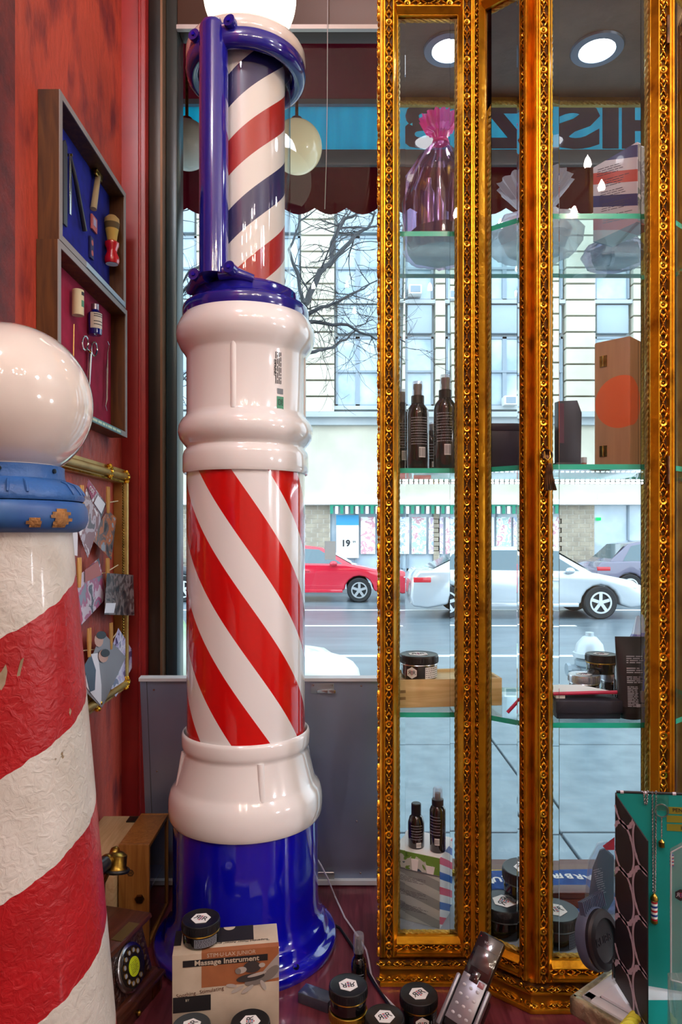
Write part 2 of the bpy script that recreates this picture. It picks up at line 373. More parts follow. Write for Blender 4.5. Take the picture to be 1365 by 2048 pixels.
MB().bx(-40, 50, 9.70, 9.83, ZS, ZS+0.004).build('lane_line', LINE, rd)
MB().bx(-40, 50, 15.65, 15.80, ZS, ZS+0.004).build('lane_line', LINE, rd)
for i in range(8):
    MB().bx(-12+i*3.6, -12+i*3.6+2.0, 12.95, 13.07, ZS, ZS+0.004).build('lane_dash', LINE, rd)
struct(MB().bx(-40, 50, 20.2, 23.0, ZS-0.2, ZW).build('sidewalk_far', pm('far_walk', C('#98a2a6'), 0.5), bevel=0.02))

# stone building across the street
YB = 23.0; bk = YB / F
def bz(y): return HC - (y - H0) * bk
def bxp(x): return (x - CX) * bk
STONE = pm('cream_stone', C('#cfcbb8'), 0.8, col2=C('#bcb9a8'), scale=0.8, detail=6)
STONE2 = pm('grey_stone', C('#b5bcbc'), 0.8, col2=C('#a2abae'), scale=0.7)
bld = thing('stone_building', 'pale cream stone building with tall windows across the street', 'building', (bxp(760), YB, ZW))
MB().bx(-18, 26, YB+0.25, YB+6, ZW, 20).build('wall', STONE2, bld, world=True)
MB().bx(-18, 26, YB-0.05, YB+0.3, bz(1000), bz(852)).build('stone_band', STONE, bld, world=True)
MB().bx(-18, 26, YB-0.45, YB+0.2, bz(838), bz(828)).bx(-18, 26, YB-0.25, YB+0.2, bz(852), bz(838)).build('cornice', STONE2, bld, world=True)
MB().bx(-18, 26, YB-0.35, YB+0.2, bz(1010), bz(1000)).build('ledge', pm('ledge_white', C('#eef0ee'), 0.6), bld, world=True)
wins = [(-14, 36), (112, 166), (236, 296), (330, 392), (480, 600), (672, 760), (812, 868), (893, 946), (972, 1050), (1085, 1128), (1192, 1262), (1330, 1400), (1470, 1545)]
SASH = pm('window_sash', C('#8797a3'), 0.5); PANE = pm('far_glass', C('#8fa9b8'), 0.08, coat=0.6, col2=C('#c3d3da'), scale=0.9)
SPAN = pm('spandrel', C('#9fb0ba'), 0.6)
floors = [(812, 672), (600, 470), (400, 262)]
prev = -80
for a, b in wins + [(1640, 1700)]:
    mbp = MB(); k = 0
    zz = bz(826); zt = 19.5; n = 0
    # rusticated pier: courses with recessed joints
    while zz < zt:
        mbp.bx(bxp(prev)+0.05, bxp(a)-0.05, YB-0.12, YB+0.3, zz+0.03, zz+0.50); zz += 0.53
    mbp.build('pier', STONE, bld, world=True)
    prev = b
for a, b in wins:
    for fi, (yb, yt) in enumerate(floors):
        z0, z1 = bz(yb), bz(yt); x0, x1 = bxp(a), bxp(b); n = 2 if (b - a) > 75 else 1
        MB().bx(x0-0.05, x1+0.05, YB-0.05, YB+0.3, z0-0.12, z0).build('window_sill', STONE2, bld, world=True)
        for q in range(n):
            xa = x0 + (x1-x0)*q/n; xb = x0 + (x1-x0)*(q+1)/n; zm = (z0+z1)/2; g = 0.07
            wf = MB().bx(xa, xa+g, YB+0.08, YB+0.25, z0, z1).bx(xb-g, xb, YB+0.08, YB+0.25, z0, z1).bx(xa, xb, YB+0.08, YB+0.25, z0, z0+g).bx(xa, xb, YB+0.08, YB+0.25, z1-g, z1).bx(xa, xb, YB+0.06, YB+0.25, zm-g/2, zm+g/2).build('window', SASH, bld, world=True)
            MB().bx(xa+g, xb-g, YB+0.16, YB+0.24, z0+g, zm-g/2).build('pane', PANE, wf, world=True)
            MB().bx(xa+g, xb-g, YB+0.13, YB+0.24, zm+g/2, z1-g).build('pane', PANE, wf, world=True)
        if fi < 2:
            MB().bx(x0+0.05, x1-0.05, YB+0.02, YB+0.27, z1+0.1, bz(floors[fi+1][0])-0.15).build('spandrel_panel', SPAN, bld, world=True, bevel=0.03)
for (x, y) in ((1019, 803), (830, 583), (958, 590)):
    c = px(x, y, YB-0.1)
    ac = MB().box(c, (0.42, 0.5, 0.30)).build('air_conditioner', pm('ac_white', C('#e4e8e8'), 0.5), bld, world=True, bevel=0.02)
    MB().box(c+Vector((0, -0.26, 0)), (0.32, 0.02, 0.2)).build('grille', SASH, ac, world=True)
# ground floor: brick piers and shop windows
BR = pm('buff_brick', C('#b5a995'), 0.8, col2=C('#9a8f80'), scale=3)
for a, b in ((300, 460), (540, 661), (868, 880), (1112, 1190), (1330, 1400)):
    pr = MB().bx(bxp(a), bxp(b), YB+0.02, YB+0.3, ZW, bz(1010)).build('brick_pier', pm('mortar', C('#cfc9bd'), 0.9), bld, world=True)
    z = ZW
    mbb = MB(); rr = 0
    while z < bz(1012) - 0.1:
        x = bxp(a) - (0.2 if rr % 2 else 0.0)
        while x < bxp(b):
            xa, xb = max(x, bxp(a)), min(x + 0.38, bxp(b))
            if xb - xa > 0.05: mbb.bx(xa, xb - 0.02, YB, YB+0.05, z, z+0.13)
            x += 0.40
        z += 0.15; rr += 1
    mbb.build('brick_course', BR, pr, world=True, kind='stuff')
SHOPG = pm('shop_glass', C('#a8bccb'), 0.08, coat=0.7, col2=C('#d8e4ea'), scale=0.7)
for a, b in ((460, 540), (661, 868), (880, 1112), (1190, 1330), (-200, 300), (1400, 1700)):
    MB().bx(bxp(a), bxp(b), YB+0.15, YB+0.3, ZW, bz(1010)).build('shop_window', SHOPG, bld, world=True)
    mb = MB(); n = max(1, int((b-a)/48))
    for q in range(n+1):
        x = bxp(a) + (bxp(b)-bxp(a))*q/n; mb.bx(x-0.03, x+0.03, YB+0.08, YB+0.2, ZW, bz(1010))
    mb.bx(bxp(a), bxp(b), YB+0.08, YB+0.2, ZW, ZW+0.45).build('shop_mullion', SASH, bld, world=True)
# striped valance of the far shop
grn = pm('far_green', C('#1f8d72'), 0.7)
va = MB()
for q in range(46):
    x = 661 + q * 10
    if x > 1108: break
    va.bx(bxp(x), bxp(x+6), YB-0.30, YB-0.26, bz(1028), bz(1013), q % 2)
va.bx(bxp(661), bxp(1110), YB-0.30, YB+0.1, bz(1013), bz(1010)).build('striped_valance', [grn, pm('far_white', C('#f0f2f0'), 0.7)], bld, world=True)
po = thing('shop_poster', 'blue-topped price poster reading 19 in the far shop window', 'poster', (bxp(695), YB+0.05, bz(1115)))
MB().bx(bxp(673), bxp(718), YB+0.0, YB+0.06, bz(1116), bz(1030)).build('sheet', pm('far_white', C('#f0f2f0'), 0.7), po, world=True)
MB().bx(bxp(673), bxp(718), YB-0.02, YB+0.0, bz(1050), bz(1030)).build('header', pm('poster_blue', C('#3f9fd0'), 0.6), po, world=True)
lettering('19', 0.30, INK, po, FM(px(692, 1087, YB-0.025), (1, 0, 0), (0, 0, 1)), world=True, bold=0.008)
lettering('99', 0.11, INK, po, FM(px(709, 1084, YB-0.025), (1, 0, 0), (0, 0, 1)), world=True)
rg = random.Random(4); k = 0
pcs = [C('#d8a0ac'), C('#a4bcdc'), C('#e8e8ee'), C('#b4d4d0'), C('#cbb4d0')]
for gx in range(722, 1105, 34):
    if 860 < gx < 890: continue
    MB().bx(bxp(gx), bxp(gx+29), YB+0.02, YB+0.1, bz(1108), bz(1034)).build('window_flyer', picture('flyer_%d' % (k % 4), [C('#f2f4f6'), pcs[k % 5], C('#f2f4f6'), pcs[(k+2) % 5], C('#eef2f6')], 5.0, 0.6, k*1.3), bld, world=True); k += 1
MB().bx(bxp(1195), bxp(1262), YB-0.1, YB+0.1, bz(1001), bz(988)).build('shop_sign', pm('far_white', C('#f0f2f0'), 0.7), bld, world=True)
MB().bx(bxp(1196), bxp(1203), YB-0.0, YB+0.14, bz(1041), bz(1035)).build('green_sign', emis('green_sign', C('#20e080'), 1.6), bld, world=True)

# ------------------------------------------------------------------ cars
TYRE = pm('tyre', C('#1b2024'), 0.7); RIM = pm('alloy', C('#cfd4d8'), 0.3, 0.8)
CARGLASS = pm('car_glass', C('#4c6670'), 0.06, coat=0.8)
def car(label, paint, x_front, y_near, L=4.55, H=1.43, wb=2.65, fo=0.9, wr=0.325, direction=1, taill=True):
    t = thing('car', label, 'car', (x_front, y_near, ZS), 0)
    Wd = 1.78; d = direction
    def X(u): return -d * u            # u measured back from the nose
    top = [(0.02, 0.42), (0.04, 0.62), (0.25, 0.78), (0.95, 0.92), (1.25, 0.97), (L-1.0, 1.00), (L-0.18, 0.98), (L-0.03, 0.80), (L, 0.45)]
    bot = [(L-0.05, 0.26), (L-0.35, 0.22)]
    rearc = fo + wb; ar = wr + 0.06
    arch = lambda c: [(c + ar*math.cos(a), 0.30 + ar*math.sin(a)*1.0) for a in [math.pi*i/8 for i in range(9)]]
    poly = top + bot + arch(rearc) + arch(fo) + [(0.3, 0.22), (0.06, 0.26)]
    b = MB(); M = Matrix(((1, 0, 0, 0), (0, 0, 1, 0), (0, 1, 0, 0), (0, 0, 0, 1)))
    pts = [(X(u), z) for u, z in poly]
    b.prism(pts, 0, Wd, M).build('body', paint, t, bevel=0.05, bseg=3, sharp=50)
    # greenhouse
    gl = [(1.05, 0.93), (1.85, H-0.05), (2.25, H), (3.0, H), (3.5, H-0.08), (L-0.42, 0.98)]
    def house(pts_, y0, y1, dy, grow=0.0):
        mb = MB(); n = len(pts_); vs = []
        for side in (0, 1):
            for u, z in pts_:
                k_ = (z - 0.93) / (H - 0.93); yy = (y0 + dy*k_) if side == 0 else (y1 - dy*k_)
                vs.append((X(u), yy, z))
        f = [tuple(range(n)), tuple(range(2*n-1, n-1, -1))] + [(i, i+n, (i+1) % n + n, (i+1) % n) for i in range(n)]
        if d > 0: f = [tuple(reversed(q)) for q in f]
        mb.add(vs, f); return mb
    house(gl, 0.05, Wd-0.05, 0.20).build('cabin', paint, t, bevel=0.03, bseg=2)
    sg = [(1.32, 0.97), (1.92, H-0.10), (2.42, H-0.07), (2.42, 0.98)]; sg2 = [(2.50, 0.98), (2.50, H-0.07), (3.05, H-0.07), (3.45, H-0.15), (3.72, 1.0)]
    for p_ in (sg, sg2): house(p_, 0.035, Wd-0.035, 0.20).build('side_window', CARGLASS, t)
    ws = MB(); ws.add([(X(1.10), 0.16, 0.97), (X(1.10), Wd-0.16, 0.97), (X(1.80), Wd-0.26, H-0.07), (X(1.80), 0.26, H-0.07)], [(0, 1, 2, 3)], 0, T(d*0.02, 0, 0.015)).build('windscreen', CARGLASS, t)
    rw = MB(); rw.add([(X(3.58), 0.26, H-0.12), (X(3.58), Wd-0.26, H-0.12), (X(L-0.50), Wd-0.16, 1.01), (X(L-0.50), 0.16, 1.01)], [(0, 1, 2, 3)], 0, T(-d*0.02, 0, 0.015)).build('rear_window', CARGLASS, t)
    MB().ell((X(1.55), -0.06, 0.98), (0.10, 0.08, 0.07)).build('mirror', paint, t)
    for hx in (2.25, 3.2): MB().bx(X(hx)-0.10, X(hx)+0.10, -0.025, 0.01, 0.78, 0.81).build('door_handle', paint, t, bevel=0.008)
    MB().ell((X(0.22), 0.12, 0.64), (0.20, 0.13, 0.07)).build('headlight', pm('headlight', C('#e8eef2'), 0.1, coat=0.8), t)
    if taill: MB().bx(X(L-0.06), X(L-0.42), -0.010, 0.25, 0.74, 0.85).build('tail_light', pm('tail_red', C('#c4182a'), 0.2, coat=0.6), t, bevel=0.02)
    MB().bx(X(fo+ar+0.05), X(rearc-ar-0.05), -0.012, 0.03, 0.25, 0.33).build('side_skirt', paint, t, bevel=0.01)
    for c in (fo, rearc):
        for yy in (0.10, Wd-0.10):
            w = MB(); w.lathe([(wr*0.62, -0.10), (wr*0.92, -0.11), (wr, -0.08), (wr, 0.08), (wr*0.92, 0.11), (wr*0.62, 0.10), (wr*0.62, -0.10)], 32, T(X(c), yy, wr) @ Rx(90))
            wo = w.build('wheel', TYRE, t)
            r_ = MB(); s_ = -1 if yy < 1 else 1; mm = T(X(c), yy + s_*0.08, wr) @ Rx(90)
            r_.lathe([(wr*0.56, -0.02), (wr*0.66, -0.02), (wr*0.66, 0.03), (wr*0.56, 0.03), (wr*0.56, -0.02)], 28, mm)
            r_.lathe([(0, -0.025), (0.05, -0.025), (0.05, 0.025), (0, 0.025)], 12, mm)
            for q in range(5):
                a = 2*math.pi*q/5 + 0.3
                r_.box((wr*0.32, 0, 0), (wr*0.6, 0.065, 0.03), mm @ Matrix.Rotation(a, 4, 'Z'))
            r_.build('rim', RIM, wo)
            MB().lathe([(0, 0), (wr*0.6, 0)], 20, T(X(c), yy + s_*0.04, wr) @ Rx(90)).build('brake_disc', pm('brake_dark', C('#2c3338'), 0.5, 0.4), wo)
    return t
car('red hatchback driving past beyond the barber pole', pm('car_red', C('#cf1d38'), 0.15, coat=1.0), 1.36, 17.5, L=4.3, wb=2.6, fo=0.9, wr=0.31)
car('silver sedan passing in the near lane behind the gilt cabinet', pm('car_silver', C('#c4ccd2'), 0.2, 0.4, coat=1.0), 6.15, 14.0, L=4.75, wb=2.68, fo=0.91, wr=0.335, H=1.46)
car('dark grey car following the red hatchback, mostly hidden by the pole', pm('car_dark', C('#2b333c'), 0.2, coat=1.0), -3.1, 17.6, L=4.5)
car('plum and white car ahead of the silver sedan at the far lane', pm('car_plum', C('#6c6a80'), 0.2, coat=1.0), 11.3, 18.6, L=4.5, H=1.55)

# ------------------------------------------------------------------ hydrant, bags, tree
hp = px(1180, 1255, 6.0); HY = pm('hydrant_grey', C('#8d9ea8'), 0.4, 0.3)
hy = thing('fire_hydrant', 'grey fire hydrant with domed cap seen through the cabinet glass', 'hydrant', (hp.x, 6.0, ZW))
MB().lathe([(0, 0), (0.15, 0), (0.15, 0.05), (0.105, 0.07), (0.10, 0.42), (0.125, 0.44), (0.125, 0.48), (0.10, 0.50)], 24).build('barrel', HY, hy)
MB().lathe([(0.11, 0.50), (0.14, 0.51), (0.14, 0.545), (0.125, 0.55), (0.11, 0.62), (0.06, 0.68), (0.035, 0.69), (0.035, 0.72), (0, 0.725)], 24).build('bonnet', pm('hydrant_cap', C('#b6c2c8'), 0.4, 0.3), hy)
for s_ in (-1, 1): MB().cyl((s_*0.09, 0, 0.40), (s_*0.17, 0, 0.40), 0.045, 0.045, 16).cyl((s_*0.17, 0, 0.40), (s_*0.20, 0, 0.40), 0.055, 0.055, 8).build('side_nozzle', HY, hy)
MB().cyl((0, -0.09, 0.36), (0, -0.18, 0.36), 0.06, 0.06, 16).cyl((0, -0.18, 0.36), (0, -0.22, 0.36), 0.07, 0.07, 8).build('front_nozzle', HY, hy)

def bag(name, label, c, r, mat, seed):
    rg = random.Random(seed); bm = bmesh.new(); bmesh.ops.create_icosphere(bm, subdivisions=4, radius=1.0)
    ph = [(Vector((rg.gauss(0, 1), rg.gauss(0, 1), rg.gauss(0, 1))) * 3.2, rg.uniform(0, 6), rg.uniform(0.02, 0.06)) for _ in range(14)]
    for v in bm.verts:
        n = v.co.copy(); k = 1 + sum(a * abs(math.sin(q.dot(n) + p)) for q, p, a in ph) - 0.2
        v.co = Vector((n.x*k*r[0], n.y*k*r[1], max(n.z*k, -0.55)*r[2] + 0.55*r[2]))
    me = bpy.data.meshes.new(name); bm.to_mesh(me); bm.free(); me.materials.append(mat)
    me.polygons.foreach_set('use_smooth', [True]*len(me.polygons)); me.set_sharp_from_angle(angle=0.6)
    ob = bpy.data.objects.new(name, me); COL.objects.link(ob); ob.location = c; tag(ob, label, 'bag'); return ob
WB = pm('white_bag', C('#ccd4c8'), 0.35, col2=C('#7cb878'), scale=3.0, lo=0.5, hi=0.66)
bag('rubbish_bag', 'large white and green plastic bag on the pavement right of the pole', (-0.42, 5.6, ZW), (0.56, 0.4, 0.40), WB, 3)
bag('rubbish_bag', 'white plastic bag on the pavement left of the pole', (-1.55, 6.1, ZW), (0.30, 0.3, 0.50), WB, 8)

BARK = pm('wet_bark', C('#2c3239'), 0.6, col2=C('#1e242a'), scale=12)
tr = thing('street_tree', 'bare dark street tree branching behind the barber pole', 'tree', (-0.83, 6.2, ZW))
tk = MB(); tk.tube([px(495, 1340, 6.2), px(498, 1000, 6.2), px(505, 800, 6.2), px(512, 690, 6.2), px(520, 560, 6.25), px(500, 300, 6.3), px(480, 50, 6.3)], [0.14, 0.13, 0.12, 0.11, 0.09, 0.07, 0.04], 10).build('trunk', BARK, tr, world=True)
rg = random.Random(12)
def limb(path, r0, Y, name='branch'):
    pts = [px(x, y, Y + 0.1*i) for i, (x, y) in enumerate(path)]; n = len(pts)
    fine = []
    for i in range(n-1):
        for k in range(4):
            fine.append(pts[i].lerp(pts[i+1], k/4) + Vector((rg.gauss(0, .008), rg.gauss(0, .01), rg.gauss(0, .008))))
    fine.append(pts[-1]); m = len(fine)
    mb = MB(); mb.tube(fine, [max(r0*(1 - 0.8*i/(m-1)), 0.004) for i in range(m)], 6)
    def twig(p, d, L, r, dep):
        if dep == 0 or L < 0.06: return
        q = [p]; dd = d.copy()
        for s_ in range(4):
            dd = (dd + Vector((rg.gauss(0, .16), rg.gauss(0, .10), rg.gauss(0, .16)))).normalized(); q.append(q[-1] + dd*L/4)
        mb.tube(q, [r, r*.85, r*.7, r*.55, r*.4], 4, caps=False)
        for s_ in range(2 + (dep > 1)):
            i = rg.randint(1, 4); nd = (dd + Vector((rg.gauss(0, .75), rg.gauss(0, .35), rg.gauss(0.1, .7)))).normalized()
            twig(q[i], nd, L*rg.uniform(.5, .8), max(r*.55, .0022), dep-1)
    for i in range(3, m, 3):
        d = (fine[i] - fine[i-1]).normalized()
        for s_ in range(2):
            nd = (d*0.5 + Vector((rg.gauss(0, .6), rg.gauss(0, .3), rg.gauss(.05, .6)))).normalized()
            twig(fine[i], nd, rg.uniform(.22, .5), max(r0*.22, .004), 3)
    return mb.build(name, BARK, tr, world=True)
limb([(512, 690), (575, 650), (612, 600), (640, 545), (664, 520), (700, 480), (735, 455), (752, 425)], 0.045, 6.2)
limb([(664, 520), (668, 475), (690, 440), (720, 425), (745, 400)], 0.028, 6.6)
limb([(560, 660), (612, 630), (650, 612), (700, 590), (757, 560)], 0.026, 6.2)
limb([(590, 650), (630, 645), (700, 650), (740, 672), (790, 690)], 0.022, 6.2)
limb([(620, 705), (655, 700), (690, 680), (715, 655), (745, 640)], 0.016, 6.2)
limb([(510, 720), (440, 640), (400, 560), (370, 575), (330, 640)], 0.035, 6.2)
limb([(505, 560), (440, 460), (395, 350), (360, 380), (330, 420)], 0.035, 6.2)
limb([(505, 620), (430, 520), (380, 540), (350, 600)], 0.025, 6.2)
limb([(505, 860), (440, 780), (375, 760), (350, 765)], 0.025, 6.2)
limb([(610, 605), (580, 500), (600, 440), (640, 415)], 0.018, 6.3)

# ------------------------------------------------------------------ the shop's own awning
YA = 3.0
TEAL = canvas('teal_canvas', C('#14c8d8'), 0.72, C('#12b6ca'))
MAROON = canvas('maroon_canvas', C('#7c1a34'), 0.5, C('#6c182e'), (1, 1, 1))
aw = thing('shop_awning', 'maroon shop awning with a teal lettered panel outside the window', 'awning', (0.5, YA, ZW))
A0, A1 = -2.6, 3.2
zt, zb = HC + (H0-208)*YA/F, HC + (H0-302)*YA/F
def slab(mb, p, q, th):  # sloping sheet
    mb.add([(A0, p[0], p[1]), (A1, p[0], p[1]), (A1, q[0], q[1]), (A0, q[0], q[1]), (A0, p[0], p[1]+th), (A1, p[0], p[1]+th), (A1, q[0], q[1]+th), (A0, q[0], q[1]+th)], [(0,3,2,1), (4,5,6,7), (0,1,5,4), (1,2,6,5), (2,3,7,6), (3,0,4,7)])
mb = MB(); slab(mb, (2.10, 3.25), (YA, zt+0.005), 0.01); mb.build('canopy', MAROON, aw, world=True)
MB().bx(A0, A1, YA-0.02, YA+0.01, zt-0.012, zt+0.01).build('top_rail', pm('rail_grey', C('#8a8f92'), 0.4, 0.5), aw, world=True)
panel_o = MB().bx(A0, A1, YA, YA+0.006, zb, zt).build('sign_panel', TEAL, aw, world=True)
MB().bx(A0, A1, YA-0.02, YA+0.03, zb-0.07, zb).build('front_bar', pm('bar_grey', C('#7d8a90'), 0.4, 0.4), aw, world=True, bevel=0.01)
z1 = zb-0.07; z2 = HC + (H0-415)*YA/F; pts = [(A0, z1)]; n = 0
pts = [(A1, z1), (A0, z1)]
sc = 0.135; nn = int((A1-A0)/sc)
for i in range(nn*6+1):
    x = A0 + (A1-A0)*i/(nn*6); pts.append((x, z2 - 0.028*abs(math.sin(math.pi*i/6))))
MB().prism(pts, 0, 0.006, Matrix(((1,0,0,0), (0,0,1,YA), (0,1,0,0), (0,0,0,1)))).build('scalloped_valance', MAROON, aw, world=True, smooth=False)
SIGNINK = canvas('sign_navy', C('#4a4468'), 0.5)
for ch, cx_, wsc in (('I', 797, 1.1), ('B', 845, 1.2), ('Z', 1012, 1.2), ('S', 1150, 1.9), ('I', 1222, 1.5), ('H', 1290, 1.2)):
    p = px(cx_, 256, YA-0.003); lettering(ch, 0.255, SIGNINK, aw, FM(p, (1, 0, 0), (0, 0, 1)), name='sign_letter', world=True, mirror=True, sx=wsc*0.95, bold=0.012, ext=0.001)

def awning_globe(label, p, r, mat):
    t = thing('awning_globe', label, 'lamp', (p.x, p.y, p.z))
    MB().ell((0, 0, 0), r, seg=32, rings=20).build('globe', mat, t)
    MB().lathe([(0, r*1.12), (0.02, r*1.12), (0.03, r*0.95), (0, r*0.95)], 20).build('cap', BRASS, t)
    MB().cyl((0, 0, r*1.1), (0, 0, 3.25 - (p.y-2.1)*0.55 - p.z), 0.006).build('stem', BRASS, t)
GL = pm('reflection_globe', C('#e9dcae'), 0.2, coat=0.6, emit=0.30)  # globe and faint glow stand in for a lamp reflected in the window
awning_globe('round cream globe standing in for a lamp reflection right of the pole', px(594, 294, 2.6), 0.095, GL)
awning_globe('pale globe lamp under the awning left of the blue post', px(374, 290, 2.6), 0.088, pm('grey_globe', C('#c9c6b4'), 0.3, coat=0.4))
o = MB().tube([px(656, -60, 1.90), px(655, 200, 1.90), px(653, 330, 1.90), px(650, 418, 1.90)], 0.0011, 6).build('hanging_wire', pm('wire_pale', C('#a8a0a0'), 0.4))
tag(o, 'thin pale wire hanging inside the window beside the cabinet', 'wire')

# ------------------------------------------------------------------ the big barber pole
PX, PY = (493-CX)*1.546/F, 1.546
pole = thing('barber_pole', 'tall glossy red white and blue barber pole standing by the window', 'barber pole', (PX, PY, 0))
BASEB = BLUE_GLAZE
MB().lathe([(0, 0), (0.197, 0), (0.200, 0.006), (0.200, 0.018), (0.196, 0.024), (0.186, 0.027), (0.178, 0.034), (0.176, 0.052), (0.172, 0.058), (0.165, 0.066), (0.161, 0.085), (0.160, 0.11), (0.159, 0.30), (0, 0.30)], 96).build('base', BASEB, pole, sharp=50)
for a in (40, -40, 140, 220):
    MB().lathe([(0.006, 0.0245), (0.0065, 0.029), (0.0055, 0.0292), (0.0035, 0.026), (0, 0.026)], 16, T(0.187*math.sin(math.radians(a)), -0.187*math.cos(math.radians(a)), 0.001)).build('bolt_hole', pm('dark_hole', C('#05052e'), 0.3), pole)
wc = MB().lathe([(0.155, 0.285), (0.164, 0.284), (0.168, 0.292), (0.1695, 0.312), (0.168, 0.332), (0.163, 0.348), (0.155, 0.358), (0.1515, 0.366), (0.1375, 0.427), (0.137, 0.433), (0.1395, 0.437), (0.141, 0.445), (0.141, 0.464), (0.1385, 0.471), (0.136, 0.472), (0.134, 0.468), (0.1335, 0.440), (0, 0.440)], 96).build('lower_collar', WHITE_GLAZE, pole, sharp=50)
def rib(parent, a, r0, z0, r1, z1):
    s_, c_ = math.sin(math.radians(a)), -math.cos(math.radians(a))
    MB().tube([(r0*s_, r0*c_, z0), (r1*s_, r1*c_, z1)], 0.0075, 14).build('rib', WHITE_GLAZE, parent)
for a in (20, 110, 200, 290): rib(wc, a, 0.1475, 0.358, 0.1345, 0.432)
RW = helix('red_white_bands', 0.187, 0.676, 0.224, [(0.0, C('#d31212')), (0.515, C('#f4f1f0'))], 0.12, 0.9)
MB().lathe([(0.1305, 0.44), (0.1305, 1.05)], 96).build('striped_cylinder', RW, pole)
uc = MB().lathe([(0.130, 1.036), (0.136, 1.034), (0.1385, 1.040), (0.1385, 1.072), (0.136, 1.082), (0.131, 1.088), (0.1305, 1.092), (0.136, 1.098), (0.145, 1.110), (0.1487, 1.124), (0.147, 1.138), (0.141, 1.150), (0.133, 1.158), (0.1305, 1.166), (0.1305, 1.288), (0.134, 1.296), (0.143, 1.308), (0.1505, 1.324), (0.1525, 1.336), (0.151, 1.350), (0.144, 1.366), (0.138, 1.374), (0.134, 1.380), (0, 1.380)], 96).build('upper_collar', WHITE_GLAZE, pole, sharp=60)
for a in (-4, 86, 176, 266): rib(uc, a, 0.1262, 1.160, 0.1262, 1.296)
MB().lathe([(0, 1.374), (0.1365, 1.374), (0.1385, 1.380), (0.1385, 1.394), (0.136, 1.400), (0.126, 1.405), (0.120, 1.409), (0.118, 1.424), (0.114, 1.430), (0.104, 1.433), (0.101, 1.437), (0.098, 1.436), (0, 1.43)], 96).build('lower_ring', POST_BLUE, pole, sharp=50)
DR = helix('drum_bands', -0.078, 1.647 + 0.078*0.44, 0.287, [(0.0, C('#b01a12')), (0.255, C('#efe6dc')), (0.5, C('#201c58')), (0.745, C('#efe6dc'))], 0.35, 0.2)
MB().lathe([(0, 1.44), (0.0855, 1.44), (0.0855, 1.93), (0, 1.93)], 72).build('drum', DR, pole)
MB().lathe([(0.098, 1.435), (0.098, 1.935)], 72).build('glass_tube', thin_glass('pole_glass', (0.97, 0.985, 0.985, 1), 0.05, 0.8), pole)
MB().lathe([(0.101, 1.922), (0.104, 1.908), (0.112, 1.902), (0.122, 1.903), (0.1295, 1.909), (0.132, 1.922), (0.131, 1.936), (0.127, 1.941), (0.101, 1.941), (0.101, 1.922)], 96).build('upper_ring', POST_BLUE, pole, sharp=60)
CAPM = pm('cream_cap', C('#e6d9cf'), 0.2, coat=0.6)
MB().lathe([(0.1, 1.938), (0.129, 1.938), (0.1315, 1.944), (0.1315, 1.960), (0.128, 1.967), (0.110, 1.972), (0.096, 1.985), (0, 1.985)], 96).build('cap', CAPM, pole, sharp=60)
MB().ell((0.008, 0, 2.098), 0.103, seg=48, rings=32).build('globe', emis('lit_globe', C('#fff4da'), 2.6), pole)
# post and its lugs
po = Vector((-0.053, -0.106, 0))
MB().lathe([(0, 1.436), (0.0305, 1.436), (0.0300, 1.445), (0.0300, 1.945), (0.027, 1.955), (0.018, 1.962), (0, 1.964)], 40, T(po)).build('post', POST_BLUE, pole)
tang = Vector((0.89, -0.447, 0))
for zz in (1.440, 1.940):
    for s_ in (-1, 1):
        c = po + tang * (0.045*s_) + Vector((0, 0, zz)); q = po*0.82 + tang*(0.083*s_) + Vector((0, 0, zz-0.012))
        lg = MB().cyl(c - Vector((-0.012, -0.030, 0.002)), c - Vector((0.004, 0.012, -0.004)), 0.0125, 0.0125, 20).tube([c - tang*(0.03*s_), c + Vector((0, .01, 0)), q + Vector((0, .012, 0))], [0.016, 0.014, 0.009], 12).build('lug', POST_BLUE, pole)
        MB().lathe([(0, 0), (0.0045, 0), (0.0045, 0.003), (0, 0.003)], 6, along(c - Vector((0.004, 0.012, -0.004)), (-0.3, -0.9, 0.1))).build('screw', BLUE_GLAZE, lg)
# sticker on the upper collar
def wrap(a, z, r=0.1311): # frame on the cylinder, angle measured from the front to the right
    s_, c_ = math.sin(math.radians(a)), math.cos(math.radians(a)); return FM((r*s_, -r*c_, z), (c_, s_, 0), (0, 0, 1))
st = MB(); words(st, wrap(38, 1.247) @ Rz(90), 0.066, 0.016, 4, 2, 0, 0.5)
st.build('printed_certificate', INK, pole, smooth=False)
g2 = MB().box((0, 0, 0), (0.0165, 0.0006, 0.026), wrap(40, 1.175) @ Rx(-90)).build('sticker', pm('green_sticker', C('#4f9a78'), 0.5), pole)
MB().box((0, 0, 0), (0.0145, 0.0005, 0.011), wrap(40, 1.199) @ Rx(-90)).build('barcode', pm('grey_sticker', C('#7d8287'), 0.5), pole)
mb = MB(); words(mb, wrap(40, 1.176, 0.1318), 0.012, 0.014, 5, 9); mb.build('sticker_print', INK, g2, smooth=False)
lettering('CERTIFICATE', 0.0058, INK, pole, wrap(34.5, 1.247) @ Rz(90), name='lettering')

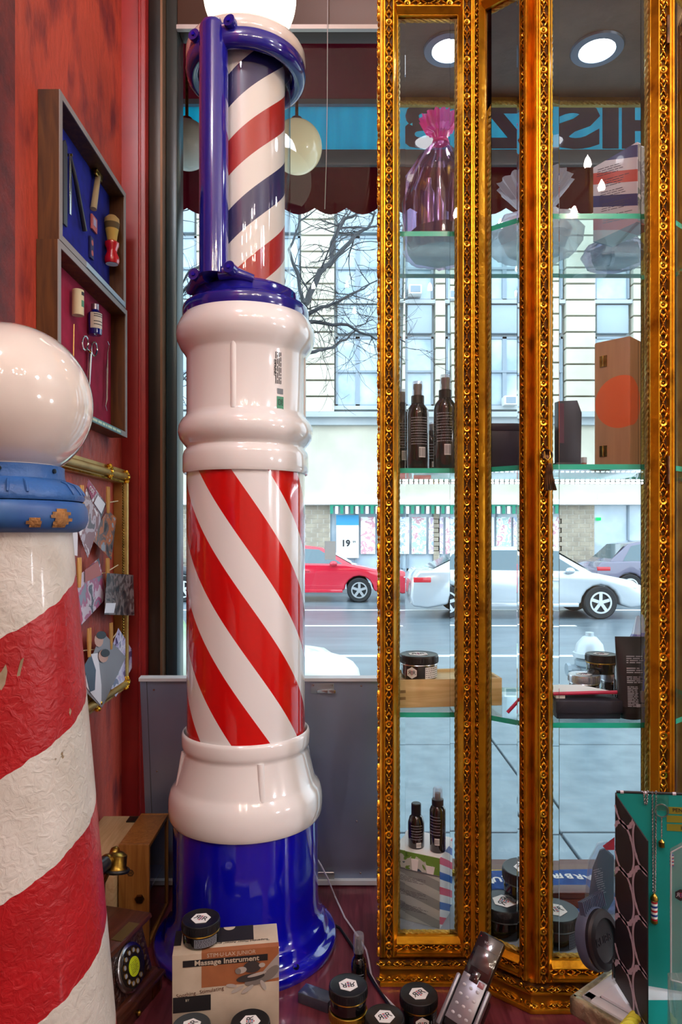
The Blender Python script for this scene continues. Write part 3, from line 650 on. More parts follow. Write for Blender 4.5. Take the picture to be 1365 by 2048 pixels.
# ------------------------------------------------------------------ the old painted pole in front
old = thing('antique_barber_pole', 'worn wooden red and white barber pole with milk glass globe', 'barber pole', (-0.429, 0.90, 0))
OB = pm('old_blue_paint', C('#2f64a8'), 0.45, col2=C('#284f86'), scale=10, bump=0.3, bscale=60)
def worn_blue():
    m, t, o = nt('worn_blue'); p = principled(t, o, 0.45)
    tc = N(t, 'ShaderNodeTexCoord'); n1 = N(t, 'ShaderNodeTexNoise'); n1.inputs['Scale'].default_value = 11; n1.inputs['Detail'].default_value = 7; t.links.new(tc.outputs['Object'], n1.inputs['Vector'])
    r = N(t, 'ShaderNodeValToRGB'); e = r.color_ramp.elements; e[0].position = 0.3; e[0].color = C('#1f4a90'); e[1].position = 0.54; e[1].color = C('#33639c')
    q = e.new(0.565); q.color = C('#33639c'); q = e.new(0.575); q.color = C('#a8794a'); q = e.new(0.8); q.color = C('#8a6a4a')
    t.links.new(n1.outputs[0], r.inputs[0]); t.links.new(r.outputs[0], p.inputs['Base Color'])
    b = N(t, 'ShaderNodeBump'); b.inputs['Strength'].default_value = 0.5; b.inputs['Distance'].default_value = 0.003; t.links.new(n1.outputs[0], b.inputs['Height']); t.links.new(b.outputs[0], p.inputs['Normal']); return m
WBL = worn_blue()
kz = 0.9/F
def oz(y): return HC - (y - H0)*kz
def rr_(p): return p*kz
OLDRW = helix('old_red_white', -0.048, 0.602, 0.301, [(0.0, C('#b3131c')), (0.53, C('#dcd8d0'))], 0.4, 0.15, wear=1.0)
MB().lathe([(0, 0), (rr_(117) + 0.0838*(oz(1063)), 0), (rr_(117), oz(1063)), (0, oz(1063))], 96).build('shaft', OLDRW, old)
MB().lathe([(rr_(110), oz(1066)), (rr_(128), oz(1064)), (rr_(142), oz(1056)), (rr_(148), oz(1040)), (rr_(147), oz(1020)), (rr_(140), oz(1006)), (rr_(130), oz(1003)), (0, oz(1003))], 80).build('torus_ring', WBL, old, sharp=60)
shd = MB(); prof = [(rr_(138), oz(1003)), (rr_(141), oz(996)), (rr_(137), oz(986)), (rr_(126), oz(972)), (rr_(110), oz(964)), (rr_(104), oz(960)), (0, oz(960))]
shd.lathe(prof, 80).build('shoulder', OB, old, sharp=60)
for q in range(26):
    a = 2*math.pi*q/26 + 0.05
    if q % 5 in (3, 4): continue
    mm = Matrix.Rotation(a, 4, 'Z')
    MB().tube([mm @ Vector((rr_(r), 0, oz(y))) for r, y in ((140, 990), (137.5, 985), (127, 971.5), (113, 965))], [0.0015, 0.0022, 0.0022, 0.0012], 6).build('flute', OB, old)
nk = MB().lathe([(rr_(104), oz(964)), (rr_(104), oz(958)), (rr_(102), oz(952)), (rr_(102), oz(935)), (rr_(98), oz(933)), (0, oz(933))], 80).build('neck_band', OB, old, sharp=60)
for a in (-75, -15, 45): MB().lathe([(0, 0), (0.003, 0), (0.003, 0.002), (0, 0.0025)], 12, along((rr_(102)*math.cos(math.radians(a)), rr_(102)*math.sin(math.radians(a)), oz(945)), (math.cos(math.radians(a)), math.sin(math.radians(a)), 0))).build('screw', pm('dark_screw', C('#22303e'), 0.4, 0.6), nk)
GLO = pm('milk_glass', C('#e8ddd2'), 0.06, coat=1.0, col2=C('#dfd6ce'), scale=5)
prof = []
R = 0.1022; zc = oz(806)
for i in range(40):
    a = math.pi*(i/39)*0.80; prof.append((R*math.sin(a), zc + R*0.985*math.cos(a)))
prof[0] = (0, prof[0][1])
prof = [p for p in prof if p[1] > oz(935)] + [(rr_(95), oz(936))]
MB().lathe(list(reversed(prof)), 80).build('globe', GLO, old)
# flaked patches showing bare wood on the blue ring
FLK = pm('flaked_wood', C('#b0793f'), 0.8, col2=C('#7c5a38'), scale=90, bump=0.6, bscale=140)
rg = random.Random(3); TP = [(147.0, 1020), (148.2, 1026), (149, 1032), (149.2, 1038), (148.4, 1044), (146.5, 1050), (142.8, 1056)]
for (am, hw, k0, k1) in ((62, 10, 0, 6), (42, 7, 3, 6)):
    mb = MB()
    for k in range(k0, k1):
        (ra, ya), (rb, yb_) = TP[k], TP[k+1]; w0 = hw*rg.uniform(0.55, 1.1)*(0.6 if k in (k0, k1-1) else 1); w1 = hw*rg.uniform(0.55, 1.1)*(0.6 if k in (k0, k1-1) else 1)
        mb.lathe([(rr_(rb)+0.0006, oz(yb_)), (rr_(ra)+0.0006, oz(ya))], 8, a0=math.radians(-90+am-w0), a1=math.radians(-90+am+w1))
    mb.build('paint_flake', FLK, old)
# chips of bare wood on the shaft
CH = pm('bare_wood', C('#a8977e'), 0.8, col2=C('#8a7455'), scale=60)
rg = random.Random(5)
for (x, y, w, h) in ((68, 1365, 9, 34), (64, 1402, 5, 5), (97, 1340, 4, 30), (165, 1445, 4, 8)):
    rad = rr_(117) + 0.0838*(1063-1063) ; Yr = 0.82
    q = px(x, y, Yr); z = q.z; r = rr_(117) + 0.0838*(oz(1063)-z); ang = math.asin(max(-1, min(1, (x-20)*kz/r*0.955)))
    n = 9; pts = [(w*kz*math.cos(2*math.pi*i/n)*rg.uniform(.5, 1.1), h*kz*math.sin(2*math.pi*i/n)*rg.uniform(.5, 1.1)) for i in range(n)]
    fm = FM((r*math.sin(ang), -r*math.cos(ang), z), (math.cos(ang), math.sin(ang), 0), (0, 0, 1))
    MB().prism(pts, -0.001, 0.0006, fm @ Rz(-12)).build('paint_chip', CH, old, smooth=False)

# ------------------------------------------------------------------ leaning metal panel
STL = pm('brushed_panel', C('#8f9bb4'), 0.36, 0.45, col2=C('#8290aa'), scale=3)
pa = thing('metal_panel', 'grey brushed metal panel with latch leaning against the window', 'panel', (-0.195, 1.787, 0))
pb, ptz = Vector((-0.195, 1.787, 0.012)), 0.535
upv = Vector((0, 1.715-1.787, ptz)).normalized(); fmP = FM((-0.195, 1.787, 0.012), (1, 0, 0), upv)
Lp = (Vector((0, 1.715, ptz)) - Vector((0, 1.787, 0))).length
MB().box((0, Lp/2, -0.008), (0.605, Lp, 0.016), fmP).build('sheet', STL, pa, world=True, bevel=0.002)
MB().box((0, Lp-0.003, -0.006), (0.607, 0.008, 0.022), fmP).build('top_edge', pm('white_edge', C('#dfe6ea'), 0.35), pa, world=True)
MB().box((0, 0.0, -0.004), (0.612, 0.012, 0.03), fmP).build('bottom_edge', pm('white_edge', C('#dfe6ea'), 0.35), pa, world=True)
MB().box((-0.285, Lp/2, 0.0005), (0.0015, Lp*0.98, 0.001), fmP).build('seam', pm('seam_dark', C('#4a4e56'), 0.5), pa, world=True)
la = MB().box((0.149, Lp-0.026, 0.001), (0.058, 0.026, 0.002), fmP).build('latch_plate', pm('latch_steel', C('#aab2ba'), 0.35, 0.7), pa, world=True, bevel=0.002)
MB().box((0.156, Lp-0.032, 0.004), (0.040, 0.008, 0.006), fmP).box((0.172, Lp-0.032, 0.006), (0.02, 0.009, 0.006), fmP).build('latch_bar', STEEL, la, world=True, bevel=0.001)
for sx_ in (0.126, 0.172): MB().lathe([(0, 0), (0.003, 0), (0.002, 0.0015), (0, 0.0018)], 12, fmP @ T(sx_, Lp-0.018, 0.002)).build('screw', STEEL, la, world=True)
hg = MB().box((0.153, 0.014, 0.002), (0.050, 0.016, 0.003), fmP).build('hinge_plate', pm('latch_steel', C('#aab2ba'), 0.35, 0.7), pa, world=True)
MB().cyl(fmP @ Vector((0.13, 0.024, 0.004)), fmP @ Vector((0.176, 0.024, 0.004)), 0.003).build('hinge_barrel', STEEL, hg, world=True)
for (u, v) in ((-0.268, Lp-0.03), (-0.268, Lp*0.55), (-0.268, Lp*0.32), (0.245, Lp-0.02), (0.245, 0.02), (0.235, Lp*0.3)):
    MB().lathe([(0, 0), (0.003, 0), (0.002, 0.0015), (0, 0.0018)], 10, fmP @ T(u, v, 0)).build('rivet', STEEL, pa, world=True)
o = MB().bx(-0.525, 0.09, 1.795, 1.85, 0.0, 0.012).build('trim_4', pm('white_edge', C('#dfe6ea'), 0.35)); struct(o)

# ------------------------------------------------------------------ shadow boxes on the red wall
BOXW = wood('walnut_box', C('#3d200b'), C('#633a15'), 0.45, 2, 5, 10, 0.06)
EDGE = pm('box_edge', C('#8d8480'), 0.5)
def shadow_box(label, y0, y1, z0, z1, felt, back_x=XW, fx=-0.550):
    t = thing('shadow_box', label, 'display case', (XW, (y0+y1)/2, z0), group='shadow boxes on the red wall')
    w = 0.013
    MB().bx(back_x+0.001, back_x+0.006, y0+w, y1-w, z0+w, z1-w).build('felt_back', felt, t, world=True)
    for nm, a in (('side', (y0, y0+w, z0, z1)), ('side', (y1-w, y1, z0, z1)), ('top_board', (y0+w, y1-w, z1-w, z1)), ('bottom_board', (y0+w, y1-w, z0, z0+w))):
        b = MB().bx(back_x+0.001, fx-0.002, *a).build(nm, BOXW, t, world=True)
        MB().bx(fx-0.002, fx, *a).build('front_edge', EDGE, b, world=True)
    return t
BLF = pm('blue_felt', C('#10178c'), 0.95, col2=C('#0c1274'), scale=30); RDF = pm('red_felt', C('#a0123c'), 0.95, col2=C('#8c0f34'), scale=30)
b1 = shadow_box('dark wood shadow box with blue felt holding razors and shaving brush', 1.359, 1.776, 1.478, 1.772, BLF)
b2 = shadow_box('dark wood shadow box with red felt holding bottles and scissors', 1.352, 1.787, 1.150, 1.476, RDF)
WF = XW + 0.0065
def wp(x, y, off=0.006):   # point on the felt at this pixel, 'off' proud of it
    X = WF + off; Y = X * F / (x - CX); return px(x, y, Y)
MB().bx(-0.551, -0.5488, 1.50, 1.735, 1.1505, 1.1625).build('caption_strip', pm('caption_teal', C('#4a7a80'), 0.4), b2, world=True)
mb = MB(); words(mb, FM((-0.5486, 1.63, 1.1565), (0, 1, 0), (0, 0, 1)), 0.20, 0.009, 1, 6, fill=0.6); mb.build('caption_print', pm('caption_cream', C('#c8d8b8'), 0.5), b2, world=True, smooth=False)
pl = MB().bx(-0.551, -0.5485, 1.50, 1.765, 1.4785, 1.4900).build('caption_strip', pm('pale_blue_strip', C('#9fb4c4'), 0.4), b1, world=True)
# straight razor
def felt_thing(name, label, cat, p): return thing(name, label, cat, p)
p0, p1, p2 = wp(139, 310), wp(136, 452), wp(168, 462)
rz_ = felt_thing('straight_razor', 'open straight razor with steel blade pinned on blue felt', 'razor', p0)
MB().prism([(-0.006, 0), (0.006, 0), (0.0075, -0.10), (0.004, -0.128), (-0.005, -0.128)], 0, 0.003, FM(p0, (0, 1, 0), p0-p1)).build('blade', STEEL, rz_, world=True, bevel=0.0006)
MB().tube([p0 + Vector((0.002, 0, 0)), p0.lerp(p2, 0.35) + Vector((0.003, 0, 0)), p2 + Vector((0.002, 0, 0))], [0.003, 0.005, 0.0055], 10).build('handle', pm('black_horn', C('#23222a'), 0.3), rz_, world=True)
MB().cyl(p0 - Vector((0.004, 0, 0)), p0 + Vector((0.006, 0, 0)), 0.003).build('pivot', BRASS, rz_, world=True)
# dark strop strip at the near end
o = MB().prism([(-0.010, -0.09), (0.010, -0.09), (0.010, 0.08), (0, 0.09), (-0.010, 0.08)], 0, 0.005, FM(wp(127, 365, 0.004), (0, 1, 0), (0, 0, 1))).build('razor_guard', pm('dark_leather', C('#3a3a40'), 0.5), bevel=0.001)
tag(o, 'dark grey strop strip at the near end of the blue felt', 'strop')
# safety razor
a, b = wp(196, 352, 0.010), wp(187, 418, 0.008)
sr = felt_thing('safety_razor', 'brass and ivory safety razor pinned on blue felt', 'razor', a)
MB().cyl(a, b, 0.0065, 0.0075, 16).build('handle', pm('ivory_handle', C('#b9a27a'), 0.4), sr, world=True)
MB().box((0, 0, 0), (0.042, 0.012, 0.008), FM(a, (0, 1, 0), a-b)).build('head', BRASS, sr, world=True, bevel=0.002)
MB().box((0, 0.005, 0), (0.046, 0.004, 0.012), FM(a, (0, 1, 0), a-b)).build('guard', BRASS, sr, world=True, bevel=0.001)
# blade packets
for (x, y, w, h, lab, seed) in ((188, 448, 0.034, 0.034, 'pink and blue razor blade packet pinned below the safety razor', 1), (183, 496, 0.020, 0.050, 'narrow navy blade packet with two pink dots', 2)):
    c = wp(x, y, 0.003); pk = felt_thing('blade_packet', lab, 'packet', c); fm = FM(c, (0, 1, 0), (0, 0, 1))
    MB().box((0, 0, 0), (w, h, 0.004), fm).build('wrapper', pm('pink_card', C('#c9605e'), 0.6) if seed == 1 else pm('navy_card', C('#23235a'), 0.6), pk, world=True)
    if seed == 1: MB().box((0, 0.003, 0.0023), (0.018, 0.018, 0.001), fm).build('panel', pm('lilac_card', C('#b9a8c8'), 0.6), pk, world=True)
    else:
        for dy in (-0.012, 0.012): MB().lathe([(0, 0.0025), (0.0065, 0.0025)], 14, fm @ T(0, dy, 0)).build('dot', pm('pink_card', C('#c9605e'), 0.6), pk, world=True)
# shaving brush
c = wp(224, 500, 0.017); br = felt_thing('shaving_brush', 'shaving brush with red handle and badger bristles', 'brush', c)
mm = FM(c, (0, 1, 0), (0, 0, 1)) @ Rx(-90) @ Ry(0)
kk = c.y / F
bristle = helix('badger_hair', 0, 0.019, 0.075, [(0, C('#c4a04c')), (0.42, C('#5e4a2a')), (0.62, C('#b3925a'))], 0.8, 0.0, linear=(0, 0, 1.0))
MB().lathe([(0, -28*kk), (13*kk, -28*kk), (14.5*kk, -24*kk), (14.5*kk, -16*kk), (10*kk, -6*kk), (10.5*kk, 0), (14*kk, 8*kk), (14*kk, 14*kk), (9*kk, 18*kk), (0, 18*kk)], 28, T(c)).build('handle', pm('red_enamel', C('#c4121e'), 0.2, coat=0.8), br, world=True)
MB().lathe([(9*kk, 16*kk), (11*kk, 30*kk), (15*kk, 52*kk), (14*kk, 62*kk), (8*kk, 68*kk), (0, 69*kk)], 28, T(c)).build('bristles', bristle, br, world=True)
MB().lathe([(0, -28.5*kk), (12*kk, -28.5*kk)], 20, T(c)).build('base_disc', WHITE_PAPER, br, world=True)
# lower box contents
c = wp(156, 606, 0.016); kk = c.y/F
cn = felt_thing('powder_tin', 'small cream cardboard tube with green mark on red felt', 'tube', c)
MB().lathe([(0, -25*kk), (11.5*kk, -25*kk), (11.5*kk, 25*kk), (10.5*kk, 26*kk), (0, 26*kk)], 28, T(c)).build('tube', pm('cream_card', C('#d8c8a0'), 0.6), cn, world=True, bevel=0.0)
MB().lathe([(11.6*kk, -9*kk), (11.6*kk, 4*kk)], 6, T(c), a0=-0.6, a1=0.35).build('green_mark', pm('green_mark', C('#4a8a68'), 0.6), cn, world=True)
MB().lathe([(11.65*kk, 14*kk), (11.65*kk, 21*kk)], 6, T(c), a0=-0.6, a1=0.5).build('stamp', INK, cn, world=True)
c = wp(190, 640, 0.016); kk = c.y/F
bt = felt_thing('tonic_bottle', 'small dark blue bottle with paper label on red felt', 'bottle', c)
MB().lathe([(0, -30*kk), (12.5*kk, -30*kk), (13.5*kk, -27*kk), (13.5*kk, 12*kk), (7*kk, 19*kk), (6*kk, 22*kk), (0, 22*kk)], 28, T(c)).build('glass', pm('cobalt', C('#101a6e'), 0.1, coat=0.8), bt, world=True)
MB().lathe([(0, 20*kk), (7.5*kk, 20*kk), (7.5*kk, 31*kk), (0, 32*kk)], 20, T(c)).build('cap', pm('tin_cap', C('#9a8f98'), 0.3, 0.8), bt, world=True)
lb = MB().lathe([(13.7*kk, -19*kk), (13.7*kk, 12*kk)], 20, T(c), a0=-1.9, a1=1.2).build('paper_label', pm('label_cream', C('#cfc4b4'), 0.6), bt, world=True)
for j in (-12, -6, 4, 8): MB().lathe([(13.8*kk, j*kk), (13.8*kk, (j+1.6)*kk)], 12, T(c), a0=-1.4, a1=0.5).build('print_line', INK, lb, world=True)
# probe, scissors, dental hook
a, b = wp(148, 648), wp(146, 760)
tag(MB().tube([a, b], [0.0012, 0.0022], 8).build('probe', pm('brass_rod', C('#c39a58'), 0.3, 0.9)), 'thin brass probe pinned vertically on red felt', 'probe')
sc_ = felt_thing('scissors', 'long slim steel scissors hanging on red felt', 'scissors', wp(180, 720))
for (lx, ly, tx) in ((170, 686, 178), (188, 698, 174)):
    ring = [wp(lx + 6*math.cos(a_), ly + 14*math.sin(a_), 0.006) for a_ in [2*math.pi*i/14 for i in range(14)]]
    MB().tube(ring, 0.0022, 8, closed=True).tube([wp(lx + (4 if lx < 180 else -3), ly+13), wp(181 if lx < 180 else 178, 705), wp(tx, 790)], [0.0026, 0.0036, 0.0012], 8).build('blade_half', CHROME, sc_, world=True)
MB().ell(wp(180, 704, 0.009), 0.003).build('pivot', BRASS, sc_, world=True)
tag(MB().tube([wp(215, 682), wp(218, 690), wp(215, 705), wp(214, 740), wp(213, 800), wp(211, 812), wp(214, 822)], [0.001, 0.0015, 0.002, 0.0034, 0.003, 0.0015, 0.0008], 8).build('hook_tool', CHROME), 'double-ended steel hook tool on red felt', 'hook')

# ------------------------------------------------------------------ gilt picture frame with pegged photographs
PF = pm('pale_gilt', C('#c2a25e'), 0.4, 0.6, col2=C('#9a7434'), scale=10, bump=0.1)
pf = thing('picture_frame', 'pale gilt open picture frame strung with pegged photographs', 'picture frame', (XW, 1.60, 0.49))
fy0, fy1, fz0, fz1, fw, fx = 1.36, 1.850, 0.492, 1.072, 0.036, XW+0.034
def moulding(mb, y0, y1, z0, z1, vertical):
    mb.bx(XW+0.0005, XW+0.022, y0, y1, z0, z1)
    if vertical:
        mb.cyl((XW+0.024, (y0+y1)/2, z0), (XW+0.024, (y0+y1)/2, z1), 0.010, 0.010, 12)
    else:
        mb.cyl((XW+0.024, y0, (z0+z1)/2), (XW+0.024, y1, (z0+z1)/2), 0.010, 0.010, 12)
for nm, y0, y1, z0, z1, v in (('top_rail', fy0, fy1, fz1-fw, fz1, False), ('bottom_rail', fy0, fy1, fz0, fz0+fw, False), ('side_rail', fy0, fy0+fw, fz0+fw, fz1-fw, True), ('side_rail', fy1-fw, fy1, fz0+fw, fz1-fw, True)):
    mb = MB(); moulding(mb, y0, y1, z0, z1, v); r = mb.build(nm, PF, pf, world=True)
    bd = MB(); L_ = (z1-z0) if v else (y1-y0); n = int(L_/0.007)
    for i in range(n):
        q = (i+0.5)*L_/n
        if v: bd.ell((XW+0.024, (y0+0.003) if y0 > 1.6 else (y1-0.003), z0+q), 0.0028, seg=6, rings=4)
        else: bd.ell((XW+0.024, y0+q, (z0+0.003) if z0 > 0.8 else (z1-0.003)), 0.0028, seg=6, rings=4)
    bd.build('beading', BRASS, r, world=True, kind='stuff')
rg = random.Random(7)
for cy, cz in ((fy1-0.02, fz1-0.02), (fy1-0.02, fz0+0.02), (fy0+0.02, fz0+0.02), (fy0+0.02, fz1-0.02), (1.70, fz1-0.016), (1.62, fz0+0.016)):
    mb = MB()
    for i in range(9):
        a = 2*math.pi*i/9; mb.ell((XW+0.028, cy+0.014*math.cos(a), cz+0.014*math.sin(a)), (0.006, 0.007, 0.004), Rx(math.degrees(a)), 6, 4)
    mb.ell((XW+0.032, cy, cz), 0.006, seg=8, rings=6); mb.build('leaf_ornament', GOLD_HI, pf, world=True)
STRING = pm('twine', C('#d8c8a0'), 0.8)
def wq(x, y, X=XW+0.026):
    Y = X * F / (x - CX); return px(x, y, Y)
for (ya, yb_) in ((1008, 1002), (1148, 1130), (1300, 1262)):
    MB().tube([wq(140, ya+4), wq(180, ya), wq(210, ya-2), wq(236, yb_)], 0.0013, 6).build('string', STRING, pf, world=True)
PEG = wood('peg_wood', C('#b98a48'), C('#d8ac68'), 0.6, 2, 20)
def peg(x, y, k):
    c = wq(x, y, XW+0.030); t = thing('clothes_peg', 'small wooden clothes peg, %s' % k, 'clothes peg', c)
    for s_ in (-1, 1):
        MB().tube([c + Vector((0.004, 0.006*s_, 0.032)), c + Vector((0.004, 0.0045*s_, 0.005)), c + Vector((0.004, 0.002*s_, -0.032))], [0.0028, 0.004, 0.003], 6).build('half', PEG, t, world=True)
    MB().torus(0.004, 0.001, T(c + Vector((0.005, 0, 0.004))) @ Ry(90), 12, 5).build('spring', STEEL, t, world=True)
for x, y, k in ((160, 1000, 'left one on the top string'), (213, 1000, 'right one on the top string'), (155, 1145, 'left one on the middle string'), (212, 1143, 'right one on the middle string'), (175, 1285, 'left one on the lowest string'), (219, 1272, 'right one on the lowest string')): peg(x, y, k)
def photo(name, label, corners, mat, X, cat='photograph', text=None, extra=None):
    pts = [wq(x, y, X) for x, y in corners]; t = thing(name, label, cat, pts[0])
    n = (pts[1]-pts[0]).cross(pts[-1]-pts[0]).normalized(); n = n if n.x > 0 else -n
    k = len(pts); vs = pts + [p - n*0.0008 for p in pts]
    fr = list(range(k)); 
    mb = MB(); mb.add(vs, [tuple(fr), tuple(k+i for i in reversed(fr))] + [(i, (i+1) % k, (i+1) % k + k, i+k) for i in range(k)])
    mb.build('print', mat, t, world=True, smooth=False)
    def inset(nm, cs, m, d):
        q = [wq(x, y, X+d) for x, y in cs]; MB().add(q, [tuple(range(len(q)))]).build(nm, m, t, world=True, smooth=False)
    if extra:
        for i, (nm, cs, m) in enumerate(extra): inset(nm, cs, m, 0.0012 + 0.0006*i)
    return t
SKIN = pm('print_skin', C('#c89a88'), 0.5); HAIRP = pm('print_black', C('#1c1820'), 0.5); GREYP = pm('print_grey', C('#8c8a90'), 0.5); WHP = pm('print_white', C('#e6e2e8'), 0.5)
MAG = pm('print_magenta', C('#a03a62'), 0.5)
MIX1 = picture('print_mix', [C('#5a4e58'), C('#b9a8b4'), C('#8a5a60'), C('#e6dfe2'), C('#3a3440')], 22, 0.3, 1)
MIX2 = picture('print_shop', [C('#2e2a30'), C('#6c5a58'), C('#b9683c'), C('#9aa4b0'), C('#3a3032')], 24, 0.3, 5)
MIX3 = picture('print_dark', [C('#1e1a1e'), C('#4a3a36'), C('#7c6a66'), C('#2a2428'), C('#a89a98')], 28, 0.3, 9)
MIX4 = picture('print_lilac', [C('#5a4a78'), C('#c8bfe0'), C('#e8e2f0'), C('#8a96b0'), C('#d8d4e4')], 22, 0.3, 13)
MIX5 = picture('print_street', [C('#7c8090'), C('#a8547a'), C('#c8b4c0'), C('#4a4652'), C('#98a0b4')], 22, 0.3, 21)
def disc(cx_, cy_, rx, ry, n=12): return [(cx_ + rx*math.cos(2*math.pi*i/n), cy_ + ry*math.sin(2*math.pi*i/n)) for i in range(n)]
tp_ = photo('photograph', 'newspaper style photo with pink masthead hung tilted at the top', [(177, 958), (213, 1008), (176, 1116), (156, 1062)], MIX1, XW+0.030, extra=[('masthead', [(177, 958), (194, 985), (184, 1000), (174, 972)], MAG), ('article', [(196, 990), (211, 1008), (203, 1028), (188, 1006)], WHP)])
lettering('OST', 0.016, WHP, tp_, FM(wq(184, 981, XW+0.0335), wq(194, 990, XW+0.0335)-wq(178, 966, XW+0.0335), (0, 0.3, 1)), world=True)
photo('photograph', 'photo of a barbershop interior with orange lights, top right', [(216, 1020), (233, 1036), (223, 1120), (180, 1075)], MIX2, XW+0.027)
photo('photograph', 'plain white photo print edge beside the old pole', [(140, 1065), (156, 1052), (155, 1112), (140, 1108)], WHP, XW+0.028)
photo('photograph', 'street scene photo with pink sign in the middle row', [(198, 1116), (214, 1195), (161, 1252), (141, 1166)], MIX5, XW+0.030, extra=[('pink_sign', [(141, 1166), (152, 1157), (166, 1240), (161, 1252)], pm('print_pink', C('#b2375c'), 0.5)), ('red_roof', [(170, 1140), (196, 1122), (203, 1150), (170, 1165)], pm('print_coral', C('#b0605c'), 0.5))])
photo('photograph', 'dark photo of seated customers overlapping the frame edge', [(214, 1146), (267, 1150), (269, 1231), (209, 1229)], MIX3, XW+0.040, extra=[('pale_patch', [(212, 1206), (232, 1206), (228, 1226), (209, 1226)], WHP)])
photo('photograph', 'photo of two dark-haired men in white shirts, lowest row', [(204, 1262), (252, 1314), (204, 1416), (162, 1374)], GREYP, XW+0.034, extra=[('shirt', [(182, 1308), (196, 1306), (203, 1370), (203, 1412), (180, 1384), (168, 1366)], WHP), ('shirt', [(168, 1332), (182, 1308), (192, 1340), (190, 1380), (180, 1384)], pm('print_slate', C('#4a5a6c'), 0.5)), ('face', disc(198, 1280, 9, 14), SKIN), ('face', disc(207, 1312, 10, 13), SKIN), ('hair', disc(203, 1270, 10, 8), HAIRP), ('hair', disc(211, 1306, 9, 8), HAIRP)])
photo('photograph', 'pale lilac photo hung behind the men, lower right', [(237, 1256), (275, 1316), (232, 1394), (213, 1362), (226, 1290)], MIX4, XW+0.028)
photo('photograph', 'teal-edged photo mostly hidden by the old pole', [(150, 1210), (156, 1250), (147, 1250), (143, 1180)], pm('print_teal', C('#4a6c80'), 0.5), XW+0.027)

# ------------------------------------------------------------------ the gilt display cabinet
YL, YF = 1.398, 1.319
cab = thing('display_cabinet', 'tall gilt carved display cabinet with glass bays and shelves', 'cabinet', (0.44, 1.50, 0))
PLAN = [(0.0770, YL), (0.2690, YL), (0.3625, YF), (0.6280, YF), (0.7215, YL), (0.800, YL)]
ZT, ZB, ZTOP, ZBOT = 1.942, 0.096, 1.978, 0.062     # glass opening and outer frame heights
def carve(mb, o, du, dw, dn, L, w, seed=0):
    """running carved ornament: rings, leaves and scrolls along du"""
    rg = random.Random(seed); n = max(1, int(round(L/0.037))); st = L/n
    B = Matrix((du, dw, dn)).transposed().to_4x4()
    def el(u, v, h, a, l, t_, hh):
        mb.ell(o + du*u + dw*v + dn*h, (l*1.1, t_*1.2, hh*1.5), B @ Rz(a), 6, 4)
    for i in range(n):
        u = (i+0.5)*st
        if i % 2 == 0:
            m = B.copy(); m.translation = o + du*u + dn*0.002
            mb.torus(w*0.28, w*0.13, m, 9, 5); el(u, 0, 0.002, 0, w*0.11, w*0.11, 0.002)
            for s_ in (-1, 1):
                for q in (-1, 1):
                    el(u + q*st*0.36, s_*w*0.24, 0.0015, s_*q*24, st*0.20, w*0.10, 0.0026)
                    el(u + q*st*0.55, s_*w*0.10, 0.0022, s_*q*-30, st*0.16, w*0.085, 0.0024)
        else:
            el(u, 0, 0.002, 0, w*0.10, w*0.10, 0.0022)
            for q in (-1, 1):
                for s_ in (-1, 1):
                    el(u + q*st*0.20, s_*w*0.13, 0.0022, s_*q*26, st*0.20, w*0.065, 0.0022)
                    el(u + q*st*0.34, s_*w*0.34, 0.0012, s_*q*-14, st*0.22, w*0.055, 0.0020)
                el(u + q*st*0.40, 0, 0.0015, rg.uniform(-12, 12), st*0.16, w*0.05, 0.0022)
def profile_bar(parent, name, o, du, dw, dn, L, w, flip=False, th=0.020, seed=0, edge_carve=False):
    """a moulded bar of length L along du, width w along dw: flat, sunk carved band, bright inner bevel"""
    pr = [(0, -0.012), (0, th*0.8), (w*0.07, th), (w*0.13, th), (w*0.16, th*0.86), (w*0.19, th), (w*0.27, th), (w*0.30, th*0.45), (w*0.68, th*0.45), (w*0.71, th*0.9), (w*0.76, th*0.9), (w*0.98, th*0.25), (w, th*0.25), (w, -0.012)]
    if flip: pr = [(w - a, b) for a, b in reversed(pr)]
    B = Matrix((dw, dn, du)).transposed().to_4x4(); B.translation = o
    mb = MB(); n = len(pr); vs = [(a, b, 0) for a, b in pr] + [(a, b, L) for a, b in pr]
    det = B.to_3x3().determinant()
    fs = [(i, (i+1) % n, (i+1) % n + n, i+n) for i in range(n)] + [tuple(range(n-1, -1, -1)), tuple(range(n, 2*n))]
    if det * (1 if not flip else 1) > 0: pass
    mi = []
    lo, hi = (7, 7) if not flip else (n-2-7, n-2-7)
    mb.add(vs, fs, 0, B)
    for i in range(n):
        a, b = pr[i], pr[(i+1) % n]
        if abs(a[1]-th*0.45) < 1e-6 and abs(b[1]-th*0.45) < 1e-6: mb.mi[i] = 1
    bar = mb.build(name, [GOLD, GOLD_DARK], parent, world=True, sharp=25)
    me = bar.data; bm = bmesh.new(); bm.from_mesh(me); bmesh.ops.recalc_face_normals(bm, faces=bm.faces); bm.to_mesh(me); bm.free()
    cm = MB(); c = 0.49 if not flip else 0.51
    carve(cm, o + dw*(w*c) + dn*(th*0.45), du, dw, dn, L, w*0.56, seed)
    cm.build('carved_trim', GOLD_HI, bar, world=True, kind='stuff')
    return bar
UP = Vector((0, 0, 1))
def rope(parent, p, q, r=0.0042, pitch=0.013, name='rope_trim'):
    p = Vector(p); q = Vector(q); L = (q-p).length; d = (q-p)/L; a = d.orthogonal().normalized(); b = d.cross(a); n = max(4, int(L/0.0026))
    mb = MB()
    for s_ in range(3):
        pts = []
        for i in range(n+1):
            t_ = i*L/n; an = 2*math.pi*t_/(pitch*3) + s_*2*math.pi/3
            pts.append(p + d*t_ + (a*math.cos(an) + b*math.sin(an))*r*0.52)
        mb.tube(pts, r*0.58, 5, caps=False)
    return mb.build(name, ROPE, parent, world=True)
